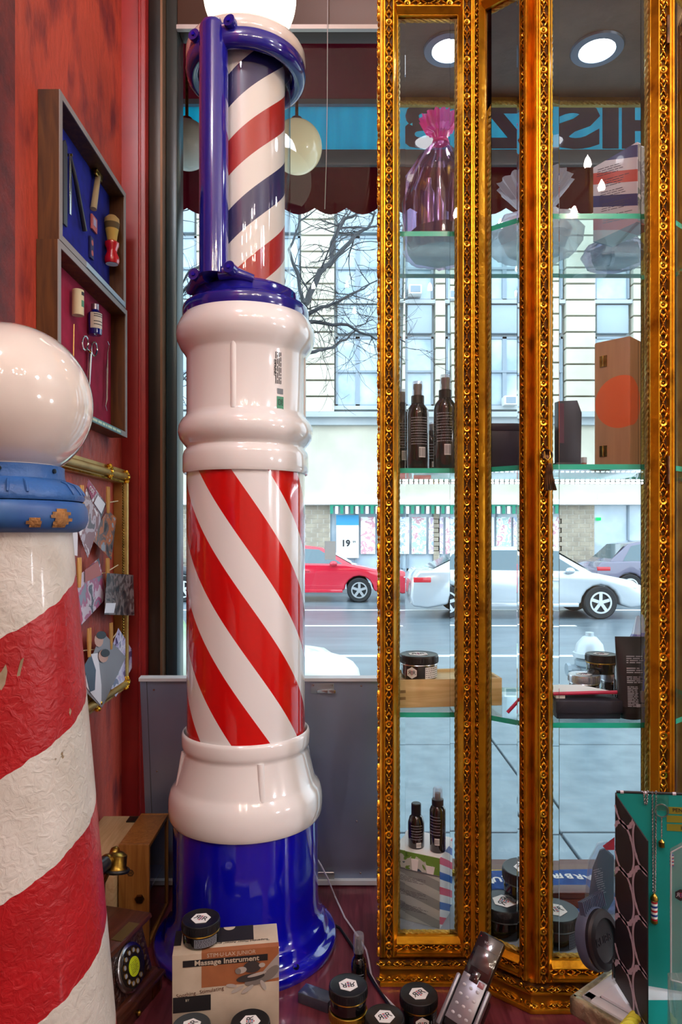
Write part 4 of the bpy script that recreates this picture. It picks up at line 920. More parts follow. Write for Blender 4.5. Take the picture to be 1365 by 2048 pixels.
BEV = bpy.data.materials.new('bevel_glass'); BEV.use_nodes = True
t_ = BEV.node_tree; t_.nodes.clear(); o_ = t_.nodes.new('ShaderNodeOutputMaterial'); rf = t_.nodes.new('ShaderNodeBsdfRefraction'); rf.inputs['IOR'].default_value = 1.35; rf.inputs['Roughness'].default_value = 0.0; rf.inputs[0].default_value = (0.98, 1, 1, 1); t_.links.new(rf.outputs[0], o_.inputs[0])
def wedge(parent, a, b, z0, z1, n, thin_first):
    """bevelled strip of the pane between plan points a and b"""
    a = Vector((a[0], a[1], 0)); b = Vector((b[0], b[1], 0)); n = Vector((n[0], n[1], 0)); t0, t1 = (0.0006, 0.0024) if thin_first else (0.0024, 0.0006)
    vs = []
    for z in (z0, z1):
        zz = UP*z; vs += [a+zz, b+zz, b+zz+n*t1, a+zz+n*t0]
    return MB().add([tuple(v) for v in vs], [(0, 3, 2, 1), (4, 5, 6, 7), (0, 1, 5, 4), (1, 2, 6, 5), (2, 3, 7, 6), (3, 0, 4, 7)]).build('bevel_strip', BEV, parent, world=True, smooth=False)
bays = [(0, 0.037, 0.034, True), (1, 0.026, 0.021, True), (2, 0.037, 0.042, True), (3, 0.004, 0.026, True), (4, 0.018, 0.020, False)]
for bi, wl, wr, bev in bays:
    a = Vector((*PLAN[bi], 0)); b = Vector((*PLAN[bi+1], 0)); d = (b-a).normalized(); L = (b-a).length; n = Vector((d.y, -d.x, 0))
    if n.y > 0: n = -n
    g = 0.0008
    if wl > 0.01: profile_bar(cab, 'stile', a + d*g + UP*ZBOT, UP, d, n, ZTOP-ZBOT, wl-g, False, seed=bi*10)
    profile_bar(cab, 'stile', b - d*(wr+g) + UP*ZBOT, UP, d, n, ZTOP-ZBOT, wr-g, True, seed=bi*10+1)
    profile_bar(cab, 'bottom_rail', a + d*(wl*0.92) + UP*ZBOT, d, UP, n, L-(wl+wr)*0.92, ZB-ZBOT, False, seed=bi*10+2)
    profile_bar(cab, 'top_rail', a + d*(wl*0.92) + UP*ZT, d, UP, n, L-(wl+wr)*0.92, ZTOP-ZT, True, seed=bi*10+3)
    p, q = a + d*wl, b - d*wr
    pane = MB().quad(p+UP*ZB, q+UP*ZB, q+UP*ZT, p+UP*ZT).build('glass_pane', CABINET_GLASS, cab, world=True, smooth=False)
    if bev:
        bw = 0.0155 if bi != 1 else 0.010
        wedge(pane, p - n*0.0032, p + d*bw - n*0.0032, ZB, ZT, n, True)
        wedge(pane, q - d*bw - n*0.0032, q - n*0.0032, ZB, ZT, n, False)
    ins = -n*0.007
    rope(cab, p + d*0.001 + ins + UP*ZB, p + d*0.001 + ins + UP*ZT); rope(cab, q - d*0.001 + ins + UP*ZB, q - d*0.001 + ins + UP*ZT)
    rope(cab, p + ins + UP*(ZB+0.002), q + ins + UP*(ZB+0.002)); rope(cab, p + ins + UP*(ZT-0.002), q + ins + UP*(ZT-0.002))
def offset_plan(pl, e):
    out = []
    for i, p in enumerate(pl):
        ns = []
        for j in (i-1, i):
            if 0 <= j < len(pl)-1:
                d = Vector((pl[j+1][0]-pl[j][0], pl[j+1][1]-pl[j][1])).normalized(); nn_ = Vector((d.y, -d.x)); ns.append(nn_ if nn_.y < 0 or abs(nn_.y) < 1e-6 else -nn_)
        m = sum(ns, Vector((0, 0)))/len(ns); k = 1/max(m.length_squared, 0.3); out.append((p[0]+m.x*e*k, p[1]+m.y*e*k))
    return out
YBK = 1.668
def ring_plan(e): return offset_plan(PLAN, e) + [(0.800+0.0, YBK), (0.092, YBK)]
def base_band(name, e, z0, z1, mat=GOLD, bevel=0.003): return MB().prism(ring_plan(e), z0, z1).build(name, mat, cab, world=True, bevel=bevel)
base_band('plinth', 0.016, 0.0, 0.010)
pb_ = base_band('plinth_cove', 0.008, 0.010, 0.040, pm('gold_cove', C('#a87c22'), 0.35, 0.8, col2=C('#8a5f18'), scale=9), 0.002)
base_band('plinth_step', 0.014, 0.034, 0.041); base_band('plinth_top', 0.012, 0.041, 0.052, GOLD_DARK); base_band('plinth_ledge', 0.006, 0.052, 0.062)
base_band('floor_board', -0.004, 0.062, 0.088, pm('cabinet_velvet', C('#8a97a0'), 0.5))
for zz, e, w, sd in ((0.0466, 0.0115, 0.011, 50), (0.0145, 0.0085, 0.010, 70)):
    pl = offset_plan(PLAN, e)
    for i in range(len(pl)-1):
        a = Vector((*pl[i], zz)); b = Vector((*pl[i+1], zz)); d = (b-a).normalized(); n = Vector((d.y, -d.x, 0)); n = n if n.y <= 0 else -n
        mb = MB(); carve(mb, a, d, UP, n, (b-a).length, w, sd+i); mb.build('carved_trim', GOLD_HI, pb_, world=True, kind='stuff')
# ceiling of the cabinet with two downlights, and the cornice above
base_band('cornice', 0.020, 1.978, 2.03); base_band('cornice_crown', 0.045, 2.03, 2.09)
cz = 1.9415
CEILM = pm('cabinet_ceiling', C('#7a6a58'), 0.45, col2=C('#6a5a48'), scale=10, bump=0.1, bscale=80)
MB().prism(ring_plan(-0.006), cz, cz+0.02).build('cabinet_ceiling', CEILM, cab, world=True)
for (x, y) in ((900, 98), (1195, 98)):
    Y = (cz-HC)*F/(H0-y); c = Vector(((x-CX)*Y/F, Y, cz))
    dl = MB().lathe([(0.036, 0.0), (0.038, -0.005), (0.054, -0.004), (0.056, 0.0)], 40, T(c)).build('downlight', pm('light_trim', C('#7f93a8'), 0.4, 0.4), cab, world=True)
    MB().lathe([(0, -0.0035), (0.030, -0.0035), (0.0365, -0.001), (0.0365, 0.0)], 32, T(c)).build('lamp', emis('downlight_glow', C('#f4f8ff'), SPOT), dl, world=True)
# back frame: posts, rails, pane, ropes
POSTM = pm('pale_gold_post', C('#b89a44'), 0.4, 0.6, col2=C('#8a6c2c'), scale=14, lo=0.45, hi=0.7)
MB().bx(0.737, 0.785, YBK-0.02, YBK+0.006, 0.088, cz).build('back_post', POSTM, cab, world=True, bevel=0.003)
MB().bx(0.763, 0.766, YBK-0.022, YBK-0.018, 0.088, cz).build('mirror_strip', STEEL, cab, world=True)
MB().bx(0.088, 0.106, YBK-0.02, YBK+0.006, 0.088, cz).build('back_post', POSTM, cab, world=True, bevel=0.003)
MB().bx(0.086, 0.800, YBK-0.015, YBK+0.006, 0.062, 0.094).build('back_bottom_rail', POSTM, cab, world=True)
MB().bx(0.086, 0.800, YBK-0.015, YBK+0.006, cz-0.012, cz+0.02).build('back_top_rail', POSTM, cab, world=True)
MB().quad((0.106, YBK-0.004, 0.09), (0.737, YBK-0.004, 0.09), (0.737, YBK-0.004, cz), (0.106, YBK-0.004, cz)).build('back_pane', CABINET_GLASS, cab, world=True, smooth=False)
for x in (0.734, 0.112): rope(cab, (x, YBK-0.014, 0.092), (x, YBK-0.014, cz-0.01), 0.005)
rope(cab, (0.106, YBK-0.018, 0.099), (0.737, YBK-0.018, 0.099), 0.005); rope(cab, (0.106, YBK-0.018, cz-0.016), (0.737, YBK-0.018, cz-0.016), 0.005)
# sides
MB().quad((0.093, YL+0.01, 0.09), (0.093, YBK-0.02, 0.09), (0.093, YBK-0.02, cz), (0.093, YL+0.01, cz)).build('side_pane', CABINET_GLASS, cab, world=True, smooth=False)
MB().bx(0.086, 0.098, YL, YL+0.02, 0.062, ZTOP).build('side_post', GOLD, cab, world=True)
MB().bx(0.795, 0.800, YL, YBK, 0.062, cz).build('side_panel', POSTM, cab, world=True)
cm = MB(); carve(cm, Vector((0.0775, YL-0.004, ZBOT)), UP, Vector((0, 1, 0)), Vector((-1, 0, 0)), ZTOP-ZBOT, 0.012, 33); cm.build('edge_carving', GOLD_HI, cab, world=True, kind='stuff')
# glass shelves
SHZ = [1.513, 1.031, 0.534]
for z in SHZ:
    pl = [(0.104, 1.414), (0.273, 1.414), (0.3665, 1.336), (0.624, 1.336), (0.717, 1.414), (0.790, 1.414), (0.790, 1.645), (0.104, 1.645)]
    MB().prism(pl, z-0.005, z+0.005, mis=1).build('shelf', [SHELF_GLASS, SHELF_EDGE], cab, world=True, smooth=False)
    for (x, y) in ((0.108, 1.45), (0.108, 1.60), (0.787, 1.60), (0.737, 1.60)): MB().cyl((x-0.008, y, z-0.009), (x+0.008, y, z-0.009), 0.004, 0.004, 8).build('shelf_peg', STEEL, cab, world=True)
sh1, sh2, sh3 = [z+0.0055 for z in SHZ]
# LED strip below the middle shelf
ls = MB().bx(0.112, 0.735, 1.640, 1.648, SHZ[1]-0.0105, SHZ[1]-0.0055).build('led_channel', STEEL, cab, world=True)
mb = MB()
for i in range(52): mb.box((0.118 + i*0.0119, 1.6385, SHZ[1]-0.0082), (0.0070, 0.004, 0.0035))
mb.build('led_row', emis('led_glow', C('#f0f6ff'), LED), ls, world=True)
# tassel pull and hinges
kp = px(1093, 910, 1.290)
BRONZE = pm('bronze', C('#6e4e34'), 0.35, 0.9, col2=C('#3c2a20'), scale=60)
pu = MB().lathe([(0, 0), (0.0085, 0), (0.0105, -0.002), (0.0108, -0.004), (0.009, -0.0055), (0.007, -0.004), (0, -0.003)], 24, T(kp) @ Rx(-90)).build('pull_rosette', BRONZE, cab, world=True)
MB().tube([kp + Vector((-0.005, -0.006, 0.006)), kp + Vector((-0.005, -0.008, -0.006)), kp + Vector((0, -0.009, -0.011)), kp + Vector((0.005, -0.008, -0.006)), kp + Vector((0.005, -0.006, 0.006))], 0.0014, 8).build('pull_loop', BRASS, pu, world=True)
mb = MB(); base = kp + Vector((0.002, -0.010, -0.016))
mb.lathe([(0, 0), (0.005, 0), (0.0055, -0.003), (0.004, -0.005)], 16, T(base))
for i in range(14):
    a = 2*math.pi*i/14; mb.tube([base + Vector((0.004*math.cos(a), 0.004*math.sin(a), -0.004)), base + Vector((0.006*math.cos(a), 0.005*math.sin(a), -0.022)), base + Vector((0.0105*math.cos(a)+0.003, 0.006*math.sin(a), -0.050))], [0.0014, 0.0017, 0.0019], 5)
mb.build('tassel', BRONZE, pu, world=True)
for y in (60, 940, 1800): 
    c = px(1337, y, 1.296); MB().cyl(c - UP*0.026, c + UP*0.026, 0.0035, 0.0035, 10).build('hinge', BRONZE, cab, world=True)

# ------------------------------------------------------------------ shared logo, jars, bottles
def logo(parent, M, s, name='logo_badge', invert=False):
    pts = [(s*math.cos(math.pi/3*i + math.pi/6), s*math.sin(math.pi/3*i + math.pi/6)) for i in range(6)]
    a, b = (WHITE_PAPER, INK) if not invert else (INK, PALE_INK)
    bd = MB().prism(pts, 0, 0.0004, M).build(name, a, parent, smooth=False)
    for mir, sx in ((False, 0.42), (True, -0.42)):
        lettering('R', s*1.0, b, bd, M @ T(sx*s, 0.02*s, 0.0007), name='monogram', mirror=mir, ext=0.0001)
    mb = MB(); 
    for i in range(5): mb.box((0, (i-2)*s*0.17, 0.0009), (s*0.22, s*0.10, 0.0002), M, i % 2)
    mb.build('pole_mark', [RED_INK, BLUE_INK], bd, smooth=False)
    return bd
def make_jar(label, R=0.035, h=0.045, rim=BRASS, lid_mat=BLACK_PLASTIC, body=BLACK_GLASS, lidh=0.017, group=None, side_logo=False, label_mat=None, name='pomade_jar', text=None):
    t = thing(name, label, 'jar', (0, 0, 0), group=group)
    MB().lathe([(0, 0), (R*0.86, 0), (R*0.93, 0.003), (R*0.94, h-lidh-0.003), (R*0.90, h-lidh), (0, h-lidh)], 40).build('jar_body', body, t)
    ld = MB().lathe([(R*0.97, h-lidh), (R, h-lidh+0.001), (R, h-0.003), (R*0.985, h-0.0008), (R*0.95, h), (R*0.90, h-0.0008), (0, h-0.0008)], 48).build('lid', lid_mat, t)
    mb = MB()
    for i in range(44):
        a = 2*math.pi*i/44; mb.cyl((R*math.cos(a), R*math.sin(a), h-lidh+0.002), (R*math.cos(a), R*math.sin(a), h-0.004), 0.0006, 0.0006, 4)
    mb.build('lid_ridges', lid_mat, ld, kind='stuff')
    MB().torus(R*0.965, 0.0013, T(0, 0, h-lidh-0.0012), 40, 6).build('rim_band', rim, t)
    logo(t, T(0, 0, h-0.0006), R*0.52)
    lm = label_mat or pm('label_grey', C('#7d828c'), 0.5)
    lb = MB().lathe([(R*0.945, 0.005), (R*0.945, h-lidh-0.005)], 20, a0=math.radians(-80), a1=math.radians(0)).build('label_panel', lm, t)
    pr = MB()
    for i in range(5):
        z = 0.006 + (h-lidh-0.012)*(i+0.5)/5; rg2 = random.Random(i*3+1); a = -78.0
        while a < -4:
            w_ = rg2.uniform(3, 9); pr.lathe([(R*0.949, z-0.0006), (R*0.949, z+0.0006)], 3, a0=math.radians(a), a1=math.radians(min(a+w_, -2))); a += w_+2.2
    pr.build('small_print', INK, lb, smooth=False)
    if side_logo:
        fm = lambda a: FM((R*0.948*math.cos(math.radians(a)), R*0.948*math.sin(math.radians(a)), (h-lidh)*0.52), (-math.sin(math.radians(a)), math.cos(math.radians(a)), 0), UP)
        logo(t, fm(-120), (h-lidh)*0.36)
        for i, ch in enumerate(text or ''): lettering(ch, 0.008, PALE_INK, t, fm(-88 + i*11), ext=0.0001)
    return t
def place(o, p, rz=0, lean=None):
    o.location = p; o.rotation_euler = (0, 0, math.radians(rz)) if lean is None else (lean[0], lean[1], math.radians(rz)); return o
def make_bottle(name, label, prof, cap_prof, mat=BLACK_GLASS, cap=BLACK_PLASTIC, clear=None, lab=None, seed=0, group=None):
    t = thing(name, label, 'bottle', group=group)
    MB().lathe(prof, 36).build('bottle_body', mat, t); MB().lathe(cap_prof, 28).build('cap', cap, t)
    if clear: MB().lathe(clear, 28).build('clear_cover', thin_glass('clear_cap', (0.9, 0.93, 0.97, 1), 0.12, 0.8, 0.05, 0.25, (0.85, 0.88, 0.95, 1)), t)
    if lab:
        r, z0, z1 = lab; pr = MB(); n = int((z1-z0)/0.0055); rg2 = random.Random(seed)
        for i in range(n):
            z = z0 + (z1-z0)*(i+0.5)/n; a = -135.0
            if i == n//3 or i == (2*n)//3: pr.lathe([(r, z-0.0003), (r, z+0.0003)], 12, a0=math.radians(-135), a1=math.radians(-50)); continue
            while a < -55:
                w_ = rg2.uniform(3, 8); pr.lathe([(r, z-0.0007), (r, z+0.0007)], 3, a0=math.radians(a), a1=math.radians(min(a+w_, -50))); a += w_+2.5
        pr.build('small_print', PALE_INK, t, smooth=False)
        bc = MB(); q = z0 - (z1-z0)*0.42
        bc.lathe([(r, q), (r, z0-0.004)], 8, a0=math.radians(-95), a1=math.radians(-60)); bc.build('barcode_panel', WHITE_PAPER, t)
        bars = MB(); rg3 = random.Random(seed+5)
        for i in range(14):
            a = -93 + i*2.3; bars.lathe([(r+0.0002, q+0.002), (r+0.0002, z0-0.006)], 1, a0=math.radians(a), a1=math.radians(a+rg3.uniform(0.5, 1.5)))
        bars.build('barcode', INK, t, smooth=False)
    return t

# shelf 2: spray bottles
def spray(label, s=1.0, seed=0):
    prof = [(0, 0), (0.023, 0), (0.025, 0.003), (0.025, 0.125), (0.023, 0.136), (0.016, 0.146), (0.0135, 0.149), (0, 0.149)]
    capp = [(0, 0.149), (0.0145, 0.149), (0.0145, 0.166), (0.009, 0.167), (0.0085, 0.178), (0.010, 0.182), (0.0095, 0.192), (0, 0.193)]
    prof = [(r*s, z*s) for r, z in prof]; capp = [(r*s, z*s) for r, z in capp]
    cl = [(0.0120*s, 0.167*s), (0.0118*s, 0.192*s), (0.0105*s, 0.198*s), (0, 0.199*s)]
    return make_bottle('spray_bottle', label, prof, capp, clear=cl, lab=(0.0252*s, 0.055*s, 0.118*s), seed=seed, group='black spray bottles on the middle shelf')
def on(x, Y, z): return Vector(((x-CX)*Y/F, Y, z))
place(spray('black spray bottle in the middle of the left bay, left of the tallest', 0.97, 1), on(836, 1.49, sh2), 5)
place(spray('tallest black spray bottle, right side of the left bay', 1.0, 2), on(892, 1.455, sh2), -10)
place(spray('black spray bottle cut off by the left stile of the left bay', 0.93, 3), on(801, 1.535, sh2), 0)
place(spray('black spray bottle at the back between two front ones', 0.60, 4), on(864, 1.58, sh2), 0)
NAVY = pm('navy_card_box', C('#232536'), 0.45, col2=C('#1d1f2e'), scale=20)
def carton(name, label, cat, p, w, d, h, rz, mat, bevel=0.0015, group=None):
    t = thing(name, label, cat, p, rz, group); b = MB().bx(-w/2, w/2, -d/2, d/2, 0, h).build('carton', mat, t, bevel=bevel); return t, b
t, b = carton('gift_box', 'low dark navy gift box on the middle shelf', 'box', on(1022, 1.48, sh2), 0.128, 0.10, 0.092, 0, NAVY)
MB().bx(-0.065, 0.065, -0.051, 0.051, 0.078, 0.0935).build('lid', NAVY, t, bevel=0.001)
PLUMB = pm('plum_lining', C('#54203a'), 0.6)
t = thing('open_case', 'open black presentation case with plum lining standing upright', 'box', on(1130, 1.47, sh2))
kq = 1.47/F
MB().prism([(-28*kq, 0.012), (26*kq, 0.002), (28*kq, 0.120), (18*kq, 0.146), (-28*kq, 0.142)], 0, 0.018, FM((0, 0, 0), (1, 0.25, 0), UP)).build('lid', NAVY, t, bevel=0.001)
MB().prism([(-27*kq, 0.055), (-12*kq, 0.055), (-12*kq, 0.138), (-27*kq, 0.138)], 0.0181, 0.0186, FM((0, 0, 0), (1, 0.25, 0), UP)).build('lining', PLUMB, t)
MB().bx(-0.032, 0.020, -0.03, 0.05, 0, 0.014).build('tray', NAVY, t, bevel=0.001)
# wooden box with an orange lamp reflection painted on as a disc
def reflection_wood():
    m, t, o = nt('reflected_disc_wood'); p = principled(t, o, 0.5)
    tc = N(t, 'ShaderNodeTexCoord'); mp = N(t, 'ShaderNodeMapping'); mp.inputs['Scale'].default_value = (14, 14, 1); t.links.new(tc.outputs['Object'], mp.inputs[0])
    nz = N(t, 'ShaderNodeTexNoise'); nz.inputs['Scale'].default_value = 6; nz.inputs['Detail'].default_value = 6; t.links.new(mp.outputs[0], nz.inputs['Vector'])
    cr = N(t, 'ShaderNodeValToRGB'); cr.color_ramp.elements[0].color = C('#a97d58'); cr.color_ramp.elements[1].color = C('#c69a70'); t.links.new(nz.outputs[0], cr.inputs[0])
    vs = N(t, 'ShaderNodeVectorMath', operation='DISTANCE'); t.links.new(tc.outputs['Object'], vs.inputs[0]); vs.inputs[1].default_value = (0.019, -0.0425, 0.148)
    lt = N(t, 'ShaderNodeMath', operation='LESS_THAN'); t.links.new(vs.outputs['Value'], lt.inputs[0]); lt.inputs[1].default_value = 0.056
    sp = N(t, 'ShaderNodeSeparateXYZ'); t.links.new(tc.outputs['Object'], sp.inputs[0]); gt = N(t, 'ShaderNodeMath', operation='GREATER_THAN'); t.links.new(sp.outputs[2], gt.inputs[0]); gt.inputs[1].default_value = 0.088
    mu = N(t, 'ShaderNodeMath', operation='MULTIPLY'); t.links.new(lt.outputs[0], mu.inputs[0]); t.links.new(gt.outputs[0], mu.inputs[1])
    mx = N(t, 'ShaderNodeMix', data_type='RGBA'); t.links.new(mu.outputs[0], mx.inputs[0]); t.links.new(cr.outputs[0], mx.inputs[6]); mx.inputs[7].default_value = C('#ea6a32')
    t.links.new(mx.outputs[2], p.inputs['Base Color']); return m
t, b = carton('wooden_case', 'upright wooden case with painted orange reflection and brass hinges', 'box', on(1241, 1.525, sh2), 0.080, 0.085, 0.285, -45, reflection_wood(), 0.005)
b.location.x = 0.0
MB().bx(-0.0404, 0.0404, -0.002, 0.0, 0.004, 0.281).build('lid_seam', pm('seam_brown', C('#5a3a22'), 0.6), t)
for z in (0.045, 0.240): MB().bx(-0.026, -0.010, -0.0445, -0.042, z-0.012, z+0.012).cyl((-0.018, -0.0445, z-0.012), (-0.018, -0.0445, z+0.012), 0.0018, 0.0018, 8).build('hinge', BRASS, t)
t = thing('lip_balm', 'tiny pink capped tube beside the wooden case', 'tube', on(1168, 1.52, sh2))
MB().lathe([(0, 0), (0.0065, 0), (0.0065, 0.022), (0, 0.022)], 20).build('tube', pm('salmon_tube', C('#b5705c'), 0.4), t); MB().lathe([(0.007, 0.021), (0.007, 0.033), (0, 0.034)], 20).build('cap', pm('frosted_cap', C('#c9d4dc'), 0.3), t)

# shelf 1: wrapped gifts
def wrapped(label, p, r, h, mat, ruffle, inner, seed, tall=0.35, rz=0, spread=0.5, amp_=0.12):
    t = thing('wrapped_gift', label, 'gift', p, rz); rg = random.Random(seed); n = 72
    def ring(rad, z, amp, fr): return [(rad*(1 + amp*math.sin(fr*a + seed) + rg.gauss(0, amp*0.25))*math.cos(a), rad*(1 + amp*math.sin(fr*a + seed) + rg.gauss(0, amp*0.25))*math.sin(a), z + rg.gauss(0, 0.001)) for a in [2*math.pi*i/n for i in range(n)]]
    def sheet(name, rings, m, cap=False, par=None):
        vs = [v for q in rings for v in q]; fs = []
        for k in range(len(rings)-1):
            for i in range(n): fs.append((k*n+i, k*n+(i+1) % n, (k+1)*n+(i+1) % n, (k+1)*n+i))
        if cap: fs.append(tuple(range(n-1, -1, -1)))
        return MB().add(vs, fs).build(name, m, par or t, sharp=28)
    b0 = h*(1-tall)
    sheet('wrapping', [ring(r*0.9, 0.001, 0.02, 8), ring(r, 0.012, 0.03, 8), ring(r*1.02, b0*0.45, 0.05, 9), ring(r*0.85, b0*0.72, 0.08, 11), ring(r*0.5, b0*0.93, 0.14, 13), ring(r*0.16, b0*1.06, 0.12, 13), ring(r*0.15, b0*1.10, 0.12, 13)], mat, True)
    sheet('gathered_top', [ring(r*0.15, b0*1.08, 0.1, 13), ring(r*spread*0.4, b0*1.16, amp_, 17), ring(r*spread*0.75, b0 + (h-b0)*0.65, amp_, 17), ring(r*spread, h, amp_, 17)], ruffle)
    MB().torus(r*0.17, 0.004, T(0, 0, b0*1.07), 24, 8).build('ribbon', ruffle, t)
    if inner: inner(t, r, b0)
    return t
PUR = thin_glass('purple_cellophane', (0.80, 0.62, 0.80, 1), 0.12, 0.9, 0.05, 0.06, (0.42, 0.18, 0.42, 1))
PINK = thin_glass('pink_tulle', (0.9, 0.45, 0.75, 1), 0.08, 0.6, 0.2, 0.6, C('#e83fa0'))
ORG = thin_glass('white_organza', (0.93, 0.95, 0.98, 1), 0.05, 0.5, 0.3, 0.45, C('#e6e8f2'))
LIL = thin_glass('lilac_cellophane', (0.70, 0.62, 0.75, 1), 0.10, 0.9, 0.08, 0.15, (0.40, 0.3, 0.5, 1))
def inner_basket(t, r, b0):
    MB().lathe([(0, 0.003), (r*0.82, 0.003), (r*0.86, 0.02), (r*0.84, 0.05), (0, 0.05)], 8).build('basket', pm('dark_basket', C('#4c4a52'), 0.6), t)
    for i, (x, y, hh) in enumerate(((-0.03, -0.03, 0.12), (0.03, -0.02, 0.14), (0.0, 0.03, 0.13), (-0.035, 0.03, 0.10))):
        MB().lathe([(0, 0.05), (0.016, 0.05), (0.016, 0.05+hh*0.6), (0.006, 0.05+hh*0.75), (0.006, 0.05+hh*0.9), (0, 0.05+hh*0.9)], 16, T(x, y, 0)).build('gift_bottle', pm('plum_bottle', C('#5c3a5c'), 0.15, coat=0.8) if i % 2 else pm('silver_tube', C('#a8a0b4'), 0.2, 0.7), t)
def inner_pot(t, r, b0): MB().lathe([(0, 0.003), (r*0.62, 0.003), (r*0.80, b0*0.5), (r*0.6, b0*0.8), (0, b0*0.85)], 32).build('white_pot', pm('white_pot', C('#dfe0ea'), 0.4), t)
def inner_soap(t, r, b0): MB().lathe([(0, 0.003), (r*0.75, 0.003), (r*0.8, 0.03), (0, 0.035)], 6).build('soap_dish', pm('mauve_dish', C('#7a6a90'), 0.4), t)
wrapped('purple cellophane gift basket tied with a pink tulle top', on(882, 1.545, sh1), 0.088, 0.305, PUR, PINK, inner_basket, 3, 0.22)
wrapped('white organza gift bundle with ruffled top on the top shelf', on(1070, 1.52, sh1), 0.098, 0.150, ORG, ORG, inner_pot, 5, 0.45, spread=0.8, amp_=0.06)
wrapped('low lilac cellophane gift behind the striped carton', on(1232, 1.585, sh1), 0.072, 0.075, LIL, LIL, inner_soap, 9, 0.3)
# striped carton on the top shelf
STR1 = helix('carton_bands', 0, 0.005, 0.096, [(0, C('#c2564c')), (0.25, C('#cfcdd2')), (0.5, C('#3b3d70')), (0.75, C('#cfcdd2'))], 0.4, 0.2, linear=(0.38, 0.0, 1.0))
pl_, pr_ = Vector((0.533, 1.469)), Vector((0.585, 1.372)); dirv = (pr_-pl_); ang = math.degrees(math.atan2(dirv.y, dirv.x)); wd = dirv.length
nrm = Vector((-dirv.y, dirv.x)).normalized(); ctr = (pl_+pr_)/2 + nrm*0.028
t = thing('striped_carton', 'red white and navy striped carton at the right of the top shelf', 'box', (ctr.x, ctr.y, sh1), ang)
MB().bx(-wd/2, wd/2, -0.028, 0.028, 0, 0.158).build('carton', [STR1], t, bevel=0.001)
mb = MB(); 
for i in range(5): words(mb, FM((-0.005 + 0.004*i, -0.0283, 0.132 - i*0.026), (1, 0, -0.22), UP), wd*0.72, 0.018, 4, i, gap=0.3, fill=0.28)
mb.build('small_print', pm('grey_print', C('#55505c'), 0.6), t, smooth=False)
MB().bx(wd/2, wd/2+0.0006, -0.026, 0.026, 0.003, 0.155).build('side_picture', picture('limes_print', [C('#5c4a44'), C('#8a8074'), C('#4a4a34'), C('#b5a698')], 30, 0.4, 4), t)

# shelf 3
PINE = wood('pine_tray', C('#c9a96c'), C('#dfc48c'), 0.5, 0, 5, 14, 0.04)
t = thing('pine_box', 'long open pine box on the lowest shelf', 'box', (0.218, 1.515, sh3), 6)
w_, d_, h_, q_ = 0.235, 0.115, 0.058, 0.007
for nm, a in (('front_board', (-w_/2, w_/2, -d_/2, -d_/2+q_, 0, h_)), ('back_board', (-w_/2, w_/2, d_/2-q_, d_/2, 0, h_)), ('end_board', (-w_/2, -w_/2+q_, -d_/2+q_, d_/2-q_, 0, h_)), ('end_board', (w_/2-q_, w_/2, -d_/2+q_, d_/2-q_, 0, h_)), ('base_board', (-w_/2+q_, w_/2-q_, -d_/2+q_, d_/2-q_, 0.001, q_)), ('inner_tray', (-w_/2+q_, w_/2-q_, -d_/2+q_, d_/2-q_, h_-0.012, h_-0.006))): MB().bx(*a).build(nm, PINE, t, bevel=0.0008)
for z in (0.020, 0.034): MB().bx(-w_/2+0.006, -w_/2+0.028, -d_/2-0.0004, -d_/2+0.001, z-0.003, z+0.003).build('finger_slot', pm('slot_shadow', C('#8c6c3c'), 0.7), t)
place(make_jar('wide black hair jar with barcode label on the pine box', 0.043, 0.052, STEEL, lidh=0.018, side_logo=True, label_mat=WHITE_PAPER, name='hair_jar'), on(837, 1.50, sh3+0.0525), 5)
t = thing('black_box', 'flat black lidded box under the red panel', 'box', on(1160, 1.412, sh3)); MB().bx(-0.063, 0.063, -0.05, 0.05, 0, 0.026).build('box_base', NAVY, t, bevel=0.001); MB().bx(-0.066, 0.066, -0.054, 0.054, 0.012, 0.036).build('lid', NAVY, t, bevel=0.001)
t = thing('crimson_card', 'thin crimson bent flap resting on the flat black box', 'card', on(1160, 1.398, sh3+0.0365))
CRIM = pm('crimson', C('#c81a50'), 0.4)
MB().tube([(-0.150, -0.02, -0.028), (-0.128, -0.02, -0.004), (-0.10, -0.02, 0.008), (0.02, -0.02, 0.0115), (0.075, -0.02, 0.0125)], 0.0035, 8).build('crimson_edge', CRIM, t)
MB().prism([(-0.10, -0.02), (0.075, -0.02), (0.02, 0.055), (-0.09, 0.055)], 0.008, 0.011, None).build('flap', WHITE_PAPER, t)
MB().bx(-0.055, -0.035, -0.018, 0.0, -0.0005, 0.0085).build('support_tab', WHITE_PAPER, t)
SLV = pm('silver_lid', C('#d2d6de'), 0.25, 0.8)
LG = pm('label_pale', C('#a8aec0'), 0.5)
jb = make_jar('silver-lidded jar left of the black tube, lower left of three', 0.0335, 0.056, SLV, lid_mat=SLV, label_mat=LG); place(jb, on(1169, 1.525, sh3), 20)
dup(jb, on(1232, 1.552, sh3), 'silver-lidded jar half hidden behind the black tube', rz=10)
place(make_jar('black-lidded jar stacked on two silver-lidded jars', 0.0335, 0.042, BRASS, label_mat=LG), on(1203, 1.536, sh3+0.0565), 20)
t = thing('styling_tube', 'black flat-topped styling tube with white print on the lowest shelf', 'tube', on(1262, 1.372, sh3), -4)
n = 28; rings = []
for (z, rx, ry) in ((0.0, 0.0205, 0.0175), (0.024, 0.0215, 0.0185), (0.0245, 0.0235, 0.0195), (0.08, 0.0265, 0.015), (0.13, 0.029, 0.008), (0.150, 0.030, 0.0022), (0.160, 0.0302, 0.0015)):
    rings.append([(rx*math.cos(2*math.pi*i/n), ry*math.sin(2*math.pi*i/n), z) for i in range(n)])
